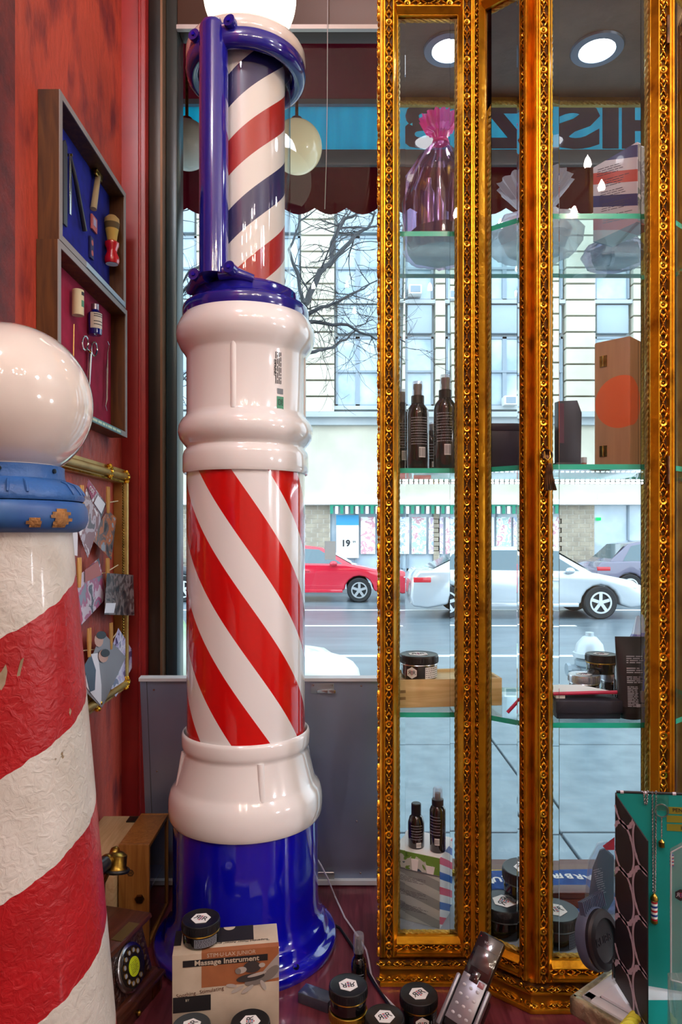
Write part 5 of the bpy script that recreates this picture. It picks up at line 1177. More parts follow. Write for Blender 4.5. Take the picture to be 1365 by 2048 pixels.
def skin(rs): 
    k = len(rs[0]); return [v for r in rs for v in r], [(a*k+i, a*k+(i+1) % k, (a+1)*k+(i+1) % k, (a+1)*k+i) for a in range(len(rs)-1) for i in range(k)] + [tuple(range(k-1, -1, -1)), tuple((len(rs)-1)*k+i for i in range(k))]
TB = pm('matt_black_tube', C('#23262c'), 0.4)
MB().add(*skin(rings[2:])).build('tube_body', TB, t); MB().add(*skin(rings[:2])).build('cap', BLACK_PLASTIC, t)
fm = FM((0.002, -0.0205, 0.087), (1, 0, 0), (0, 0.09, 1)); mb = MB()
words(mb, fm @ T(0.002, 0.031, 0), 0.036, 0.016, 4, 1, gap=0.2); words(mb, fm @ T(0.002, 0.010, 0), 0.036, 0.012, 3, 2, gap=0.3); words(mb, fm @ T(0.002, -0.008, 0), 0.036, 0.014, 4, 3, gap=0.3)
words(mb, fm @ T(-0.006, -0.040, 0.0015), 0.020, 0.040, 13, 4); mb.box((0.013, -0.040, 0.0015), (0.010, 0.022, 0.0003), fm); mb.box((0.008, -0.057, 0.002), (0.016, 0.006, 0.0003), fm)
mb.build('small_print', PALE_INK, t, smooth=False)
place(make_bottle('dropper_bottle', 'black bottle standing behind the styling tube', [(0, 0), (0.022, 0), (0.023, 0.003), (0.023, 0.085), (0.015, 0.098), (0.011, 0.10), (0, 0.10)], [(0, 0.10), (0.012, 0.10), (0.012, 0.112), (0, 0.112)]), on(1252, 1.455, sh3))
for i, x in enumerate((1277, 1296)):
    t = thing('pump_bottle', ('lavender pump bottle with clear cone cap behind the styling tube', 'lavender pump bottle with clear cone cap nearest the gilt post')[i], 'bottle', on(x, 1.58+0.02*i, sh3))
    MB().lathe([(0, 0), (0.019, 0), (0.020, 0.003), (0.020, 0.125), (0.014, 0.136), (0, 0.136)], 28).build('bottle_body', pm('lavender', C('#6c70b0'), 0.2, coat=0.5), t)
    MB().lathe([(0.014, 0.136), (0.012, 0.142), (0.004, 0.176), (0, 0.178)], 24).build('cone_cap', thin_glass('cone_clear', (0.9, 0.93, 0.97, 1), 0.12, 0.8, 0.05, 0.4, (0.9, 0.92, 1, 1)), t)

# cabinet floor
ZF = 0.0885
def spa_print():
    return picture('spa_print', [C('#4a7a2c'), C('#6c9a3c'), C('#c8cfc8'), C('#3c5a6c'), C('#8aa89c')], 22, 0.4, 2)
c = on(880, 1.432, ZF)
lw_ = 0.150; t = thing('gift_carton', 'grey carton with spa photo and red blue striped end', 'box', (c.x-0.0255, c.y+0.071, ZF), -26)
hx = 0.145
sp_w, sp_d = 0.108, 0.105
GRY = helix('grey_bands', 0, 0.01, 0.040, [(0, C('#8f9a98')), (0.5, C('#b4c0bc'))], 0.5, 0.1, linear=(0.25, 0, 1.0))
MB().bx(-sp_w/2, sp_w/2, -sp_d/2, sp_d/2, 0, hx).build('carton', GRY, t, bevel=0.0008)
MB().bx(-sp_w/2, sp_w/2, -sp_d/2, sp_d/2, hx, hx+0.0008).build('top_panel', WHITE_PAPER, t)
ph = MB().bx(-sp_w/2, sp_w/2, -sp_d/2-0.0006, -sp_d/2, hx-0.036, hx).build('photo_panel', spa_print(), t)
MB().bx(-sp_w/2, sp_w/2, -sp_d/2-0.0009, -sp_d/2-0.0006, hx-0.039, hx-0.036).build('photo_shelf', pm('slate_shelf', C('#6c7478'), 0.5), ph)
for xx, ww, hh in ((0.0, 0.016, 0.024), (0.034, 0.020, 0.016)): MB().prism([(xx-ww/2*0.7, hx-0.036), (xx+ww/2*0.7, hx-0.036), (xx+ww/2, hx-0.036+hh), (xx-ww/2, hx-0.036+hh)], 0, 0.001, FM((0, -sp_d/2-0.0007, 0), (1, 0, 0), UP)).build('printed_cup', WHITE_PAPER, ph)
STR2 = helix('carton_end_bands', 0, -0.004, 0.062, [(0, C('#e6ecf2')), (0.25, C('#2f66b8')), (0.5, C('#e6ecf2')), (0.75, C('#dc5470'))], 0.4, 0.2, linear=(0, 0.55, 1.0))
MB().bx(sp_w/2, sp_w/2+0.0006, -sp_d/2, sp_d/2, 0, hx).build('striped_end', STR2, t)
mb = MB()
for j, z in enumerate((0.088, 0.058, 0.028)): words(mb, FM((-0.008, -sp_d/2-0.0003, z), (1, 0, 0), UP), 0.075, 0.012, 4, j+3, gap=0.35, fill=0.3)
mb.build('small_print', pm('grey_print', C('#55505c'), 0.6), t, smooth=False)
zt_ = ZF + hx + 0.001
place(make_bottle('oil_bottle', 'small black screw-cap bottle on the spa photo carton', [(0, 0), (0.0165, 0), (0.0175, 0.002), (0.0175, 0.052), (0.014, 0.064), (0.0095, 0.068), (0, 0.068)], [(0, 0.068), (0.0105, 0.068), (0.0105, 0.091), (0.009, 0.0925), (0, 0.0925)], lab=(0.0177, 0.018, 0.052), seed=3), on(833, 1.487, zt_), 0)
place(make_bottle('mist_bottle', 'slim black mist bottle with clear cap on the spa photo carton', [(0, 0), (0.016, 0), (0.017, 0.002), (0.017, 0.086), (0.014, 0.093), (0.0105, 0.096), (0, 0.096)], [(0, 0.096), (0.0125, 0.096), (0.0125, 0.108), (0.006, 0.109), (0.006, 0.121), (0, 0.121)], clear=[(0.0105, 0.108), (0.0098, 0.130), (0.008, 0.133), (0, 0.1335)], lab=(0.0172, 0.035, 0.078), seed=6), on(876, 1.468, zt_), -25)
bigj = make_jar('large black jar at the front of the cabinet floor, logo lid', 0.0475, 0.060, pm('dark_rim', C('#3a4246'), 0.4), lidh=0.022, label_mat=pm('label_dark', C('#3c4450'), 0.5), name='styling_jar', side_logo=False); place(bigj, on(1110, 1.395, ZF), 10)
dup(bigj, on(1009, 1.428, ZF), 'large black jar under another jar behind the phone', rz=60)
dup(bigj, on(1052, 1.445, ZF+0.0605), 'large black jar stacked on top of another in the cabinet', rz=-40)
# folded shirt
SH = pm('navy_jersey', C('#2b57a0'), 0.9, col2=C('#21488c'), scale=40, bump=0.3, bscale=60)
t = thing('folded_shirt', 'folded blue shirt with white lettering on the cabinet floor', 'shirt', (0.465, 1.565, ZF), 2)
MB().box((0, -0.008, 0.0055), (0.30, 0.156, 0.010)).build('fold', SH, t, bevel=0.0045, bseg=4); MB().box((0, 0.024, 0.0185), (0.29, 0.092, 0.0155)).build('fold', SH, t, bevel=0.007, bseg=4)
for i, ch in enumerate('BARBER MUSEUM'):
    u = 0.125 - i*0.0212; lettering(ch, 0.030, WHITE_PAPER, t, FM((u, 0.038 - 1.2*u*u, 0.0265), (-1, 0, 0), (0, -1, 0)), name='shirt_letter', ext=0.0003, bold=0.001)
t = thing('wooden_pen_box', 'reddish brown wooden box with brass clasp on the folded shirt', 'box', on(1115, 1.507, ZF+0.0108)); RB = wood('mahogany', C('#4c221e'), C('#6a342c'), 0.35, 0)
MB().bx(-0.068, 0.072, -0.018, 0.018, 0, 0.020).build('body', RB, t, bevel=0.002); MB().bx(-0.068, 0.072, -0.018, 0.018, 0.0205, 0.034).build('lid', RB, t, bevel=0.002)
for z in (0.016, 0.027): MB().bx(0.055, 0.067, -0.0205, -0.018, z-0.0045, z+0.0045).build('clasp', BRASS, t)

# ------------------------------------------------------------------ left foreground: wooden case, pale box, antique telephone
OAK = wood('oak_case', C('#8a5a28'), C('#a87438'), 0.4, 2, 7, 12, 0.03, 0.2)
t = thing('oak_case', 'oak case with glass side and brass knob beside the pole', 'box', (-0.452, 1.606, 0))
x0, x1, y0, y1, z1, w = -0.486, -0.419, 1.516, 1.690, 0.224, 0.010
for nm, a in (('end_panel', (x0, x1, y0, y0+w, 0, z1)), ('end_panel', (x0, x1, y1-w, y1, 0, z1)), ('top_panel', (x0, x1, y0+w, y1-w, z1-w, z1)), ('bottom_panel', (x0, x1, y0+w, y1-w, 0, w)), ('back_panel', (x0, x0+w, y0+w, y1-w, w, z1-w))): MB().bx(*a).build(nm, OAK, t, world=True, bevel=0.0015)
MB().quad((x1-0.004, y0+w, w), (x1-0.004, y1-w, w), (x1-0.004, y1-w, z1-w), (x1-0.004, y0+w, z1-w)).build('glass_side', thin_glass('case_glass', (0.45, 0.45, 0.55, 1), 0.10), t, world=True, smooth=False)
MB().bx(x0+w, x1-0.012, y0+w, y1-w, 0.098, 0.103).build('inner_shelf', pm('pale_blue_edge', C('#9ab0d0'), 0.3), t, world=True)
kc = px(280, 1797, y0)
MB().lathe([(0, 0), (0.010, 0), (0.011, 0.003), (0.0085, 0.006), (0.004, 0.0065), (0, 0.0065)], 6, T(kc) @ Rx(90)).build('knob', pm('dark_brass', C('#5a3a14'), 0.3, 0.9), t, world=True)
bm_ = px(261, 1746, y0-0.0005)
mb = MB(); mb.torus(0.0075, 0.0006, T(bm_) @ Rx(90), 6, 4); mb.torus(0.0055, 0.0004, T(bm_) @ Rx(90), 20, 4)
for k in range(3): mb.box(bm_ + Vector(((k-1)*0.0028, 0, 0)), (0.0008, 0.0006, 0.007))
mb.box(bm_, (0.008, 0.0006, 0.0008)).build('burnt_mark', pm('burnt', C('#3c2410'), 0.8), t, world=True)
PAL = wood('pale_box_wood', C('#b9986a'), C('#cdb084'), 0.5, 1, 7, 12)
t = thing('pale_wood_box', 'pale wooden box with dark clasp behind the telephone', 'box', (-0.54, 1.60, 0))
MB().bx(-0.588, -0.490, 1.50, 1.72, 0, 0.170).build('body', PAL, t, world=True, bevel=0.002); MB().bx(-0.588, -0.490, 1.50, 1.72, 0.1705, 0.205).build('lid', PAL, t, world=True, bevel=0.002)
c = px(267, 1653, 1.70); MB().bx(-0.520, -0.498, 1.68, 1.71, 0.205, 0.208).build('clasp', pm('dark_steel', C('#3c3c38'), 0.4, 0.8), t, world=True)
MB().bx(-0.548, -0.541, 1.4985, 1.50, 0.0, 0.205).bx(-0.515, -0.509, 1.4985, 1.50, 0.0, 0.205).build('corner_seam', pm('seam_brown', C('#5a3a22'), 0.6), t, world=True)

PHW = wood('telephone_wood', C('#3c1d12'), C('#5e3222'), 0.35, 0, 8, 10, 0.05, 0.3)
CARVW = pm('carved_wood', C('#4c281a'), 0.35, col2=C('#2c150e'), scale=90, bump=1.0, bscale=120, coat=0.3)
tp = thing('antique_telephone', 'carved wooden rotary telephone with brass fittings', 'telephone', (-0.440, 1.306, 0), 75)
def frustum(mb, w0, d0, z0, w1, d1, z1):
    vs = [(-w0/2, -d0/2, z0), (w0/2, -d0/2, z0), (w0/2, d0/2, z0), (-w0/2, d0/2, z0), (-w1/2, -d1/2, z1), (w1/2, -d1/2, z1), (w1/2, d1/2, z1), (-w1/2, d1/2, z1)]
    return mb.add(vs, [(0, 3, 2, 1), (4, 5, 6, 7), (0, 1, 5, 4), (1, 2, 6, 5), (2, 3, 7, 6), (3, 0, 4, 7)])
frustum(MB(), 0.190, 0.125, 0, 0.190, 0.125, 0.028).build('drawer_base', PHW, tp, bevel=0.002)
MB().lathe([(0, 0), (0.004, 0), (0.0055, 0.006), (0.003, 0.009), (0, 0.009)], 16, T(0, -0.0625, 0.014) @ Rx(90)).build('drawer_knob', BRASS, tp)
MB().box((0.070, -0.063, 0.014), (0.03, 0.002, 0.024)).build('corner_plate', BRASS, tp)
frustum(MB(), 0.200, 0.135, 0.028, 0.198, 0.133, 0.036).build('base_ledge', PHW, tp, bevel=0.002); frustum(MB(), 0.186, 0.121, 0.036, 0.176, 0.111, 0.046).build('base_moulding', PHW, tp, bevel=0.003)
bd = frustum(MB(), 0.158, 0.100, 0.046, 0.125, 0.072, 0.142).build('body', CARVW, tp, bevel=0.002)
frustum(MB(), 0.122, 0.076, 0.142, 0.134, 0.090, 0.150).build('top_moulding', PHW, tp, bevel=0.002); frustum(MB(), 0.150, 0.104, 0.150, 0.146, 0.100, 0.160).build('top_board', PHW, tp, bevel=0.002)
MB().bx(-0.03, 0.03, -0.050, -0.028, 0.160, 0.1612).build('brass_plate', pm('dull_brass', C('#8a7448'), 0.4, 0.7), tp)
for s_ in (-1, 1):
    for k in range(7):
        z = 0.055 + k*0.012; MB().ell((s_*(0.064-k*0.0022), -0.0495+k*0.0019, z), (0.007, 0.003, 0.006), Ry(s_*35), 8, 5).build('carved_leaf', CARVW, bd)
fmD = FM((0, -0.0445, 0.095), (1, 0, 0), (0, 0.29, 1))
dl = MB().lathe([(0, 0), (0.040, 0), (0.042, 0.003), (0.041, 0.008), (0.038, 0.010), (0, 0.010)], 40, fmD).build('dial_ring', STEEL, tp)
MB().lathe([(0, 0.0105), (0.034, 0.0105), (0.035, 0.012), (0.020, 0.013), (0, 0.013)], 40, fmD).build('dial_plate', pm('dial_bronze', C('#4a4038'), 0.25, 0.8), dl)
for k in range(10):
    a = math.radians(40 + k*29); m = fmD @ T(0.027*math.cos(a), 0.027*math.sin(a), 0.0130)
    MB().torus(0.0048, 0.0010, m, 16, 6).build('finger_hole', BRASS, dl); MB().lathe([(0, 0.0002), (0.0045, 0.0002)], 12, m).build('hole_disc', pm('hole_pale', C('#8c8f94'), 0.4), dl)
MB().lathe([(0, 0.0135), (0.0165, 0.0135), (0.0165, 0.0142), (0, 0.0144)], 32, fmD).build('dial_label', pm('lime_label', C('#c3d414'), 0.5), dl)
mb = MB(); words(mb, fmD @ T(0, 0, 0.0146), 0.022, 0.020, 7, 4, gap=0.2, fill=0.3); mb.build('label_print', INK, dl, smooth=False)
MB().cyl((0, 0.03, 0.16), (0, 0.03, 0.185), 0.014, 0.010).cyl((0, 0.03, 0.185), (0, 0.03, 0.235), 0.008, 0.008).build('cradle_post', BRASS, tp)
for s_ in (-1, 1): MB().tube([(0, 0.03, 0.215), (s_*0.022, 0.03, 0.212), (s_*0.032, 0.03, 0.225), (s_*0.032, 0.02, 0.245)], 0.0035, 8).build('cradle_fork', BRASS, tp)
hs = MB().cyl((-0.045, 0.03, 0.262), (0.045, 0.03, 0.262), 0.0135, 0.0135, 24).build('handset', pm('black_grip', C('#1c1c22'), 0.35), tp)
for s_ in (-1, 1):
    MB().lathe([(0.013, -0.006), (0.0145, -0.003), (0.0145, 0.003), (0.013, 0.006)], 24, T(s_*0.045, 0.03, 0.262) @ Ry(90)).lathe([(0, 0), (0.007, 0), (0.006, 0.014), (0.008, 0.018), (0.0095, 0.026), (0.006, 0.033), (0, 0.034)], 20, T(s_*0.048, 0.03, 0.262) @ Ry(70*s_)).build('handset_ferrule', BRASS, hs)
    MB().lathe([(0, 0.0), (0.012, 0.0), (0.020, -0.006), (0.021, -0.026), (0.024, -0.030), (0, -0.030)], 28, T(s_*0.068, 0.022, 0.272) @ Ry(s_*14)).build('receiver_bell', BRASS, hs)
    MB().lathe([(0, -0.030), (0.027, -0.030), (0.029, -0.033), (0.027, -0.037), (0, -0.038)], 28, T(s_*0.068, 0.022, 0.272) @ Ry(s_*14)).build('receiver_rim', BLACK_PLASTIC, hs)

# ------------------------------------------------------------------ massage instrument carton
fl_, fr_ = Vector((-0.301, 1.238)), Vector((-0.113, 1.266)); dv = fr_-fl_; wd = dv.length; ang = math.degrees(math.atan2(dv.y, dv.x)); nb = Vector((-dv.y, dv.x)).normalized()
dp, hh = 0.078, 0.150; ctr = (fl_+fr_)/2 + nb*dp/2
CREAM = pm('aged_cream_card', C('#cfbfa8'), 0.7, col2=C('#bfae96'), scale=18)
BRN = pm('tan_print', C('#a8663c'), 0.7, col2=C('#9a5c36'), scale=25); BLKP = pm('black_print', C('#1a1618'), 0.7)
mc = thing('massage_carton', 'aged cream and tan carton for a massage instrument', 'box', (ctr.x, ctr.y, 0), ang)
MB().bx(-wd/2, wd/2, -dp/2, dp/2, 0, hh).build('carton', CREAM, mc, bevel=0.001)
yf = -dp/2
def fbox(name, u0, u1, z0, z1, mat, d=0.0004, par=None): return MB().bx(u0, u1, yf-d, yf-d+0.0003, z0, z1).build(name, mat, par or mc, smooth=False)
U = lambda x: -wd/2 + (x-75)/(740-75)*wd            # columns of the enlarged carton face
Z = lambda y: hh - (y-400)/(831-400)*0.098
fbox('tan_panel', U(255), U(738), Z(670), Z(395), BRN)
tri = MB().prism([(U(738), Z(450)), (U(738), Z(640)), (U(610), Z(670)), (U(600), Z(640)), (U(655), Z(560))], 0, 0.0003, FM((0, yf-0.0007, 0), (1, 0, 0), UP)).build('arm_print', pm('photo_grey', C('#a39c94'), 0.7), mc, smooth=False)
bar = fbox('title_bar', U(140), U(668), Z(497), Z(446), BLKP, 0.0010)
fF = lambda x, y, d=0.0014: FM((U(x), yf-d, Z(y)), (1, 0, 0), UP)
lettering('Massage Instrument', 0.0128, CREAM, bar, fF(412, 472), sx=1.12, bold=0.0003, ext=0.0001)
lettering('STIM\u00b7U\u00b7LAX JUNIOR', 0.0098, CREAM, mc, fF(440, 421, 0.0008), ext=0.0001)
sm = lettering('Soothing...Stimulating', 0.0098, pm('brown_ink', C('#5a3020'), 0.7), mc, fF(243, 704, 0.0006) @ Matrix.Shear('XZ', 4, (0.25, 0)) if False else fF(246, 704, 0.0006) @ Rz(5), ext=0.0001)
bb = fbox('black_corner', U(80), U(312), Z(850), Z(728), BLKP, 0.0006); lettering('BY', 0.006, CREAM, bb, fF(168, 758, 0.001), ext=0.0001)
PG = pm('photo_dark', C('#3c3634'), 0.6); PL = pm('photo_light', C('#b5aca2'), 0.6); PM_ = pm('photo_mid', C('#7c746c'), 0.6)
def blob(name, cx_, cy_, rx, ry, mat, d, a=0.0, n=20):
    ca, sa = math.cos(math.radians(a)), math.sin(math.radians(a)); pts = []
    for i in range(n):
        q = 2*math.pi*i/n; x, y = rx*math.cos(q), ry*math.sin(q); pts.append((U(cx_ + x*ca - y*sa), Z(cy_ + x*sa + y*ca)))
    return MB().prism(pts, 0, 0.0002, FM((0, yf-d, 0), (1, 0, 0), UP)).build(name, mat, mc, smooth=False)
blob('printed_hand', 600, 650, 80, 34, PM_, 0.0012, -14)
for k, (x, y, l, a) in enumerate(((440, 672, 34, 12), (478, 706, 46, -32), (540, 712, 48, -40), (640, 690, 44, 70))): blob('printed_finger', x, y, l, 14, PL, 0.0014, a)
blob('printed_arm', 690, 600, 70, 34, PM_, 0.0011, -52)
blob('printed_bracket', 560, 620, 90, 30, PG, 0.0016, -8); blob('printed_strap', 600, 600, 62, 12, PL, 0.0018, -14)
blob('printed_motor', 570, 537, 55, 46, PG, 0.0019, 0); blob('printed_nozzle', 500, 555, 36, 26, PL, 0.0021, -12); blob('printed_nozzle_end', 482, 560, 18, 24, PM_, 0.0022, -12); blob('printed_knob', 632, 528, 20, 18, PL, 0.0021)
# the lid flap
MB().bx(U(255), wd/2-0.045, -dp/2+0.03, dp/2, hh, hh+0.0004).build('top_black', BLKP, mc, smooth=False); MB().bx(U(255), wd/2, -dp/2, -dp/2+0.014, hh, hh+0.0004).build('top_tan', BRN, mc, smooth=False)
MB().bx(-wd/2, U(120), -dp/2+0.03, dp/2, hh, hh+0.0004).build('top_black', BLKP, mc, smooth=False)
lettering('"Suspended Motor Action" gives', 0.0078, BLKP, mc, FM((0.028, -dp/2+0.026, hh+0.0006), (-1, 0, 0), (0, -1, 0)), ext=0.0001)
MB().lathe([(0, 0), (0.011, 0)], 16, T(0.005, dp/2-0.001, hh+0.0007), a0=math.pi, a1=2*math.pi).build('thumb_notch', CREAM, mc, smooth=False)

# ------------------------------------------------------------------ foreground jars and small things
j1 = make_jar('black pomade jar standing on the massage carton', 0.0350, 0.042); place(j1, (-0.259, 1.284, 0.1505), -20)
g_ = 'black pomade jars on the display floor'
GL_ = pm('gold_lid', C('#b89a3c'), 0.25, 0.9)
jb = make_jar('gold-lidded jar under the jar behind the grey block', 0.0350, 0.040, GL_, lid_mat=GL_); place(jb, on(697, 1.264, 0), 10)
dup(j1, on(697, 1.264, 0.0405), 'black pomade jar stacked on a gold-lidded jar beside the grey block', rz=190)
j3 = make_jar('black pomade jar at the bottom edge under the white cord', 0.0350, 0.047); place(j3, on(770, 1.232, 0), 25)
place(make_jar('black beard balm jar between the white cord and the phone', 0.0350, 0.056, side_logo=True, text='BEARD'), on(838, 1.280, 0), 35)
place(make_jar('gold-rimmed pomade jar in front of the massage carton, right', 0.0340, 0.057, GL_), on(501, 1.205, 0), 95)
place(make_jar('pomade jar in front of the massage carton, left corner', 0.0330, 0.061, STEEL, lid_mat=pm('slate_lid', C('#30383c'), 0.4)), on(383, 1.19, 0), 60)
place(make_bottle('mist_bottle', 'small black mist bottle with clear cap on the display floor', [(0, 0), (0.0140, 0), (0.0148, 0.002), (0.0148, 0.072), (0.0125, 0.080), (0.0092, 0.084), (0.0092, 0.097), (0, 0.097)], [(0, 0.097), (0.0055, 0.097), (0.0055, 0.120), (0, 0.120)], clear=[(0.0108, 0.094), (0.0102, 0.126), (0.009, 0.129), (0, 0.1295)], lab=(0.0150, 0.026, 0.060), seed=12), on(718, 1.345, 0))
c = on(634, 1.335, 0); t = thing('grey_block', 'shrink-wrapped dark grey block on the display floor', 'block', c, -28)
MB().bx(-0.033, 0.033, -0.016, 0.016, 0, 0.021).build('block', pm('slate_grey', C('#4a5260'), 0.4, col2=C('#3e4654'), scale=60), t, bevel=0.002)
MB().bx(-0.0335, 0.0335, -0.0165, 0.0165, 0.0001, 0.0215).build('film_wrap', thin_glass('film', (0.92, 0.94, 0.97, 1), 0.10, 0.8, 0.1), t, bevel=0.002)
WC = pm('white_cord', C('#d8d4da'), 0.4)
def flo(x, y, z=0.003): Y = (HC-z)*F/(y-H0); return px(x, y, Y)
o = MB().tube([px(628, 1708, 1.64), px(642, 1730, 1.65), px(656, 1757, 1.67), flo(670, 1792), flo(690, 1835), flo(716, 1872), flo(733, 1900), flo(738, 1922), flo(743, 1950), flo(762, 1985), flo(792, 2016), flo(822, 2060), flo(835, 2110)], 0.0021, 8).build('power_cord', WC); tag(o, 'white twin cord running from the pole across the floor', 'cord')
o = MB().tube([Vector((PX+0.185, PY+0.05, 0.01)), flo(680, 1856, 0.004), flo(700, 1885, 0.004), flo(722, 1920, 0.004), flo(748, 1965, 0.004), flo(775, 2005, 0.004), flo(800, 2060, 0.004)], 0.0032, 8).build('power_cord', pm('black_cord', C('#15151c'), 0.4)); tag(o, 'black cord running from the pole base past the mist bottle', 'cord')

# ------------------------------------------------------------------ cordless phone in its cradle
lo_, hi_ = px(908, 2062, 1.185), px(987, 1872, 1.262)
upd = (hi_-lo_); Lh = upd.length; upd = upd/Lh
rt = Vector((0.93, -0.36, 0)); rt = (rt - upd*rt.dot(upd)).normalized()
fmP2 = FM(lo_, rt, upd); 
ph = thing('cordless_phone', 'silver and black cordless phone leaning in its cradle', 'phone', (lo_.x, lo_.y, 0))
ws = 0.0235
def ph_part(name, mat, u0, u1, v0, v1, d0, d1, bevel=0.002, par=None): return MB().box(((u0+u1)/2, (v0+v1)/2, (d0+d1)/2), (u1-u0, v1-v0, d1-d0), fmP2).build(name, mat, par or ph, world=True, bevel=bevel)
SILV = pm('silver_plastic', C('#8c909a'), 0.3, 0.5)
ph_part('handset_body', BLACK_PLASTIC, -ws, ws, 0.0, Lh, -0.024, 0.0, 0.006)
kp_ = ph_part('keypad_plate', SILV, -ws+0.001, ws-0.001, 0.012, Lh*0.545, 0.0, 0.003, 0.0012)
ph_part('upper_face', pm('gloss_black', C('#14151c'), 0.1, coat=0.8), -ws+0.0005, ws-0.0005, Lh*0.55, Lh-0.003, 0.0, 0.002, 0.001)
ph_part('screen', pm('lcd_grey', C('#3a3c40'), 0.1, coat=0.8), -ws+0.006, ws-0.006, Lh*0.63, Lh*0.84, 0.002, 0.0028, 0.0005)
KEY = pm('key_clear', C('#c2c6ce'), 0.2)
for r_ in range(5):
    for c_ in range(3):
        u = (c_-1)*0.0125; v = 0.024 + r_*0.0155
        if r_ == 4 and c_ == 2: continue
        ky = MB().ell((u, v, 0.0035), (0.0036, 0.0026, 0.0014), fmP2 if False else None, 8, 5); ky.v = [tuple(fmP2 @ Vector(q)) for q in ky.v]; ky.build('key', KEY, kp_, world=True)
ph_part('talk_key', pm('key_red', C('#9c6c74'), 0.3), 0.008, 0.019, Lh*0.475, Lh*0.53, 0.003, 0.0042, 0.0008, kp_)
ph_part('nav_key', pm('gloss_black2', C('#18181e'), 0.1, coat=0.8), -0.009, 0.007, Lh*0.49, Lh*0.60, 0.0022, 0.0048, 0.002)
for u0, u1 in ((-ws-0.009, -ws-0.001), (ws+0.001, ws+0.009)): ph_part('cradle_wing', SILV, u0, u1, -0.005, Lh*0.50, -0.016, 0.004, 0.003)
ph_part('cradle_back', BLACK_PLASTIC, -ws-0.008, ws+0.008, -0.03, Lh*0.44, -0.058, -0.0245, 0.006)
MB().bx(lo_.x-0.045, lo_.x+0.055, lo_.y-0.03, lo_.y+0.055, 0.0, 0.018).build('cradle_base', BLACK_PLASTIC, ph, world=True, bevel=0.006)
lettering('vtech', 0.0085, PALE_INK, ph, fmP2 @ T(0.0, Lh*0.905, 0.0023), world=True, ext=0.0001)
MB().ell(fmP2 @ Vector((-ws+0.005, Lh-0.010, 0.002)), 0.0012, seg=8, rings=5).build('indicator', RED_INK, ph, world=True)

# ------------------------------------------------------------------ right foreground: tray, display stand, packets
zt2 = 0.180
PLI = thing('tray_plinth', 'cream plinth under the white framed tray', 'plinth', (0.52, 1.06, 0))
MB().bx(0.40, 0.66, 0.98, 1.16, 0, 0.008).bx(0.41, 0.65, 0.99, 1.15, 0.008, 0.142).build('body', pm('plinth_white', C('#b9b4a4'), 0.6), PLI, world=True, bevel=0.004)
TR = thing('framed_tray', 'white framed tray with gilt edge and yellow rope', 'tray', (0.522, 1.08, 0.142), 38)
tw = 0.115
GE = pm('silver_gilt', C('#c2bd9c'), 0.35, 0.5, col2=C('#8a8468'), scale=30, bump=0.6, bscale=60)
for q in range(4):
    M = Rz(90*q)
    b = MB().bx(-tw, tw, -tw, -tw+0.014, 0, 0.030, 0, M).build('outer_edge', GE, TR, bevel=0.005, bseg=3)
    MB().bx(-tw+0.013, tw-0.013, -tw+0.013, -tw+0.034, 0.004, 0.032, 0, M).build('frame_side', pm('tray_white', C('#d3dade'), 0.35), TR, bevel=0.004)
    MB().bx(-tw+0.033, tw-0.033, -tw+0.033, -tw+0.037, 0.004, 0.030, 0, M).build('inner_line', pm('teal_line', C('#4c6a6c'), 0.4), TR)
MB().bx(-tw+0.035, tw-0.035, -tw+0.035, tw-0.035, 0.002, 0.0345).build('panel', pm('tray_panel', C('#e2e8f0'), 0.4), TR)
MB().lathe([(0, 0.0352), (0.0018, 0.0352)], 12, T(-0.045, 0.0, 0)).build('screw_dot', pm('seam_dark', C('#4a4e56'), 0.5), TR)
def rope2(parent, p, q, r=0.007): 
    p = Vector(p); q = Vector(q); L = (q-p).length; d = (q-p)/L; a = d.orthogonal().normalized(); b = d.cross(a); n = int(L/0.002)
    for s_ in range(3):
        pts = [p + d*(i*L/n) + (a*math.cos(2*math.pi*i*L/n/0.028 + s_*2.094) + b*math.sin(2*math.pi*i*L/n/0.028 + s_*2.094))*r*0.5 for i in range(n+1)]
        MB().tube(pts, r*0.56, 8).build('rope_strand', pm('yellow_rope', C('#c9c63a'), 0.6), parent)
for k, (xx, yy) in enumerate(((1290, 2010), (1300, 2040))): pass
r1 = thing('rope_end', 'twisted yellow rope lying on the tray, longer piece', 'rope', px(1243, 2028, 0.995)); r1.location.z = zt2+0.008
rope2(r1, (-0.028, -0.030, 0), (0.034, 0.032, 0), 0.0085)
r2 = thing('rope_end', 'short twisted yellow rope at the bottom edge of the tray', 'rope', px(1272, 2046, 0.975)); r2.location.z = zt2+0.008
rope2(r2, (-0.020, -0.020, 0), (0.020, 0.020, 0), 0.0085)

# display stand: ring-pattern card side, teal inner back
XS, YB_, YF_ = 0.4420, 1.120, 1.003
TEALC = pm('teal_card', C('#12938c'), 0.45)
ds = thing('card_stand', 'teal card display stand with black ring-pattern side', 'display stand', (0.53, 1.09, zt2))
def sp(x, y, X=XS):      # point on the side card
    Y = X*F/(x-CX); return px(x, y, Y)
zb_ = zt2 + 0.002
def s2(Y, z): return (XS, Y, z)
ztop_b, zmid = sp(1231, 1585).z, sp(1295, 1682).z
BLKC = pm('black_card', C('#1b161c'), 0.5)
side = MB(); poly = [(YB_, zb_), (YF_, zb_), (YF_, zmid), (YB_-0.006, ztop_b-0.004), (YB_, ztop_b)]
vs = [(XS, y, z) for y, z in poly] + [(XS+0.002, y, z) for y, z in poly]; k = len(poly)
side.add(vs, [tuple(range(k)), tuple(range(2*k-1, k-1, -1))] + [(i, i+k, (i+1) % k + k, (i+1) % k) for i in range(k)])
sdo = side.build('side_card', BLKC, ds, world=True, smooth=False)
